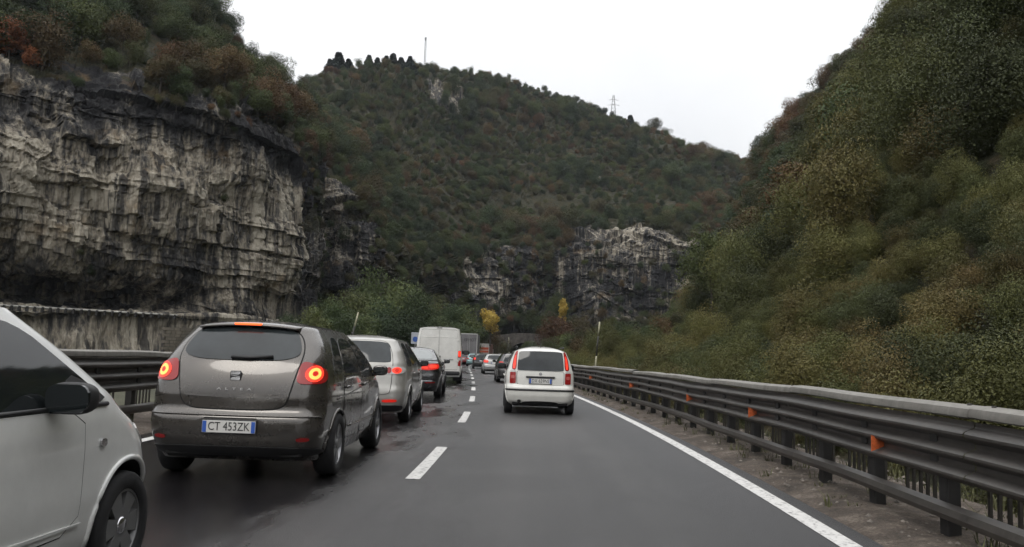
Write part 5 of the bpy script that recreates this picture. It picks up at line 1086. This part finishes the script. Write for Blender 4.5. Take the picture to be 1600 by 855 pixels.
# ---- the rest of the queue, farther off
def queue_car(name, label, col, y, x, yaw, H=1.46, hw=.87, kind='hatch', L=4.2, lit=True, rail=False, metal=.3, roofcol=None, lamp_z=(.80, 1.0), lampx=(.55, .84), mir=True):
    pm = paint('paint_'+name+'_%d' % int(y), col, metal, .32, .2)
    k = H/1.46; rear = {'hatch': [(.2, .15), (.32, .04), (.5, 0), (.62, 0), (.68, .04), (.9, .07), (1.0*k, .14), (1.2*k, .32), (1.38*k, .50)],
                        'estate': [(.2, .15), (.32, .04), (.5, 0), (.62, 0), (.68, .04), (.9, .06), (1.0*k, .10), (1.2*k, .20), (1.38*k, .32)],
                        'boxy': [(.2, .12), (.32, .03), (.5, 0), (.62, 0), (.68, .03), (.9, .05), (1.0*k, .07), (1.2*k, .12), (1.38*k, .18)]}[kind]
    c = Car(name, label, 'car', pm, L, rear, [(.2, L-.2), (.5, L), (.7, L-.06), (.86, L-.4), (.98*k, L-1.0), (1.2*k, L-1.6), (1.38*k, L-2.1)], [(.2, hw-.08), (.35, hw-.02), (.6, hw), (.9, hw-.01), (1.0*k, hw-.05), (1.2*k, hw-.15), (1.38*k, hw-.26)], 1.38*k, H, rc=(.24, .20), bow=.04, y=y, x=x, yaw=yaw)
    c.body([.8, L-.9], .345, lod=0); zt = 1.34*k
    c.panel('tailgate', sym([(.3, .68), (.50, .68), (.54, .75), (.55, 1.0*k), (.3, 1.0*k)]), pm, off=.007, gap=.012, rnd=1, grid=.15); c.patch('rear_window', sym([(.3, 1.03*k), (hw-.30, 1.03*k), (hw-.29, 1.06*k), (hw-.38, zt-.03), (.25, zt)]), M['glass_rear'], off=.009, grid=.15)
    for s in (-1, 1):
        lamp = c.patch('tail_lamp', [(s*lampx[0], lamp_z[0]), (s*lampx[1], lamp_z[0]), (s*(lampx[1]+.02), sum(lamp_z)/2), (s*lampx[1], lamp_z[1]), (s*lampx[0], lamp_z[1])], M['red_mid' if lit else 'red'], off=.012, skirt=.02, rnd=1, grid=.1)
        if lit: c.patch('brake_lamp', [(s*(lampx[0]+.05), lamp_z[0]+.03), (s*(lampx[1]-.08), lamp_z[0]+.03), (s*(lampx[1]-.08), lamp_z[1]-.05), (s*(lampx[0]+.05), lamp_z[1]-.05)], M['red_lit'], off=.018, rnd=1, parent=lamp, skirt=.006)
        if rail: MB().tube([(s*(hw-.30), .6, H-.05), (s*(hw-.30), .7, H), (s*(hw-.30), L-2.2, H)], .018, 6).build('roof_rail', M['plastic'], c.root)
    c.patch('lower_valance', sym([(.4, .23), (.8, .24), (.88, .32), (.4, .34)]), M['plastic'], off=.01, rnd=1, skirt=.03, grid=.15); c.number_plate(.78, '', .5, .11); c.cabin(1.0*k, 1.33*k, .55, L-1.35, [L*.42], lean=(.35, .75)); c.windscreen(1.06*k, zt-.02, hw-.25, hw-.36)
    c.doors(.33, .95*k, [1.05, L*.46, L-1.5]); c.wheels([.8, L-.9], .305, .2, 2*hw-.22, 'alloy', 'seven', lod=0); c.mirror(L-1.5, .98*k, M['plastic'], sc=.8); MB().box((0, .6, .25), (1.3, .8, .1), bev=.03).build('underside', M['well'], c.root); c.bar('bumper_strip', [(s_, .52) for s_ in np.linspace(-.8, .8, 13)], .012, M['plastic'] if kind != 'estate' else M['chrome'], off=.0); return c
queue_car('hatchback', 'dark grey car half hidden behind the white hatchback in the right lane', (0.06, 0.06, 0.062), 40.2, -0.28, .075, 1.46, .86, 'boxy', 4.0, True, False, .3, lamp_z=(.84, 1.02), lampx=(.56, .80))
queue_car('estate_car', 'silver estate car with glowing tail lamp, second ahead of the white hatchback', (0.40, 0.40, 0.39), 58.0, -1.80, .075, 1.45, .87, 'estate', 4.5, True, False, .5, lampx=(.48, .84))
queue_car('hatchback', 'black hatchback ahead of the silver estate in the right lane', (0.012, 0.014, 0.014), 79.5, -3.75, .07, 1.52, .88, 'boxy', 4.1, True, False, .1, lamp_z=(.86, 1.1), lampx=(.60, .82))
queue_car('hatchback', 'pale teal car ahead of the black hatchback', (0.16, 0.30, 0.31), 97.0, -5.55, .05, 1.50, .85, 'hatch', 4.0, False, False, .3)
queue_car('hatchback', 'dark red car seen past the side of the white van', (0.22, 0.015, 0.02), 112.0, -7.85, .03, 1.45, .87, 'hatch', 4.1, False, False, .1)
queue_car('minivan', 'small white vehicle near the tunnel at the far end of the queue', (0.6, 0.6, 0.58), 205.0, -5.3, -.06, 1.95, .9, 'boxy', 4.4, False)

# ---- lorries
M['trailer_grey'] = plain('trailer_curtain_grey', (0.17, 0.165, 0.17), 0.6, var=0.2, vscale=.8); M['trailer_white'] = plain('trailer_frame_white', (0.50, 0.50, 0.48), 0.5); M['orange_red'] = plain('lorry_orange', (0.48, 0.09, 0.04), 0.5, var=.2, vscale=1); M['lorry_white'] = plain('lorry_white', (0.5, 0.48, 0.45), 0.5, var=.2, vscale=1); M['rust_side'] = plain('lorry_side_rust', (0.16, 0.07, 0.05), 0.6, var=.3, vscale=.6)
def lorry(label, x, y, yaw, H, Wd, L, face, frame, side, stripes=None, txt=None):
    o = empty('lorry', (x, y, 0), yaw); tag(o, label, 'lorry'); zb = 1.05; h = H-zb
    MB().box((0, L/2, zb+h/2), (Wd, L, h), bev=.04).build('box_body', side, o)
    for s in (-1, 1):
        d = MB().box((s*Wd*.235, -.03, zb+h/2), (Wd*.45, .05, h-.22), bev=.015).build('rear_door', face, o); MB().tube([(s*.12, -.07, zb+.1), (s*.12, -.07, H-.15)], .02, 6).build('lock_bar', frame, d); MB().box((s*(Wd/2-.04), -.02, zb+h/2), (.10, .10, h), bev=.02).build('corner_post', frame, o)
    MB().box((0, -.03, H-.06), (Wd-.22, .10, .12), bev=.02).build('header', frame, o); MB().box((0, -.03, zb+.05), (Wd-.22, .10, .12), bev=.02).build('sill', frame, o); MB().box((0, .2, .62), (Wd-.1, .12, .16), bev=.03).build('under_bar', M['plastic'], o)
    for s in (-1, 1): MB().box((s*(Wd/2-.25), .13, .64), (.4, .05, .12), bev=.01).build('tail_lamp', M['red'], o)
    ty = MB().lathe_x([(-.3, .2), (-.3, .46), (-.25, .5), (.25, .5), (.3, .46), (.3, .2)], 20).mesh('wheel', True); ty.materials.append(M['tyre'])
    for y_ in (1.6, 2.9, L-2.5):
        for s in (-1, 1): link('wheel', ty, None, o, (s*(Wd/2-.32), y_, .5))
    MB().box((0, L/2, .9), (.9, L-.6, .25)).build('chassis', M['plastic'], o); MB().box((0, L+.9, 1.75), (Wd-.1, 1.7, 2.5), bev=.15).build('cab', frame, o)
    for z0, z1, mt in (stripes or []): MB().box((0, -.075, (z0+z1)/2), (Wd-.24, .03, z1-z0)).build('stripe', mt, o)
    if txt:
        t = link('lettering', text_mesh(txt, .62, .005), M['ink'], o, (.22, -.065, H-.95)); t.rotation_euler = (math.pi/2, 0, 0); wd = max(v.co.x for v in t.data.vertices)-min(v.co.x for v in t.data.vertices); t.scale = (1.75/wd, 1, 1)
    return o
lorry('grey lorry trailer with white frame and dark lettering beyond the van', -7.72, 121.0, .02, 4.45, 2.5, 12, M['trailer_grey'], M['trailer_white'], M['trailer_grey'], txt='ERMOT')
lorry('orange and white striped lorry far ahead near the tunnel', -8.35, 185.0, -.06, 4.0, 2.35, 9, M['lorry_white'], M['lorry_white'], M['rust_side'], [(2.0, 2.45, M['orange_red']), (2.65, 3.15, M['orange_red'])])
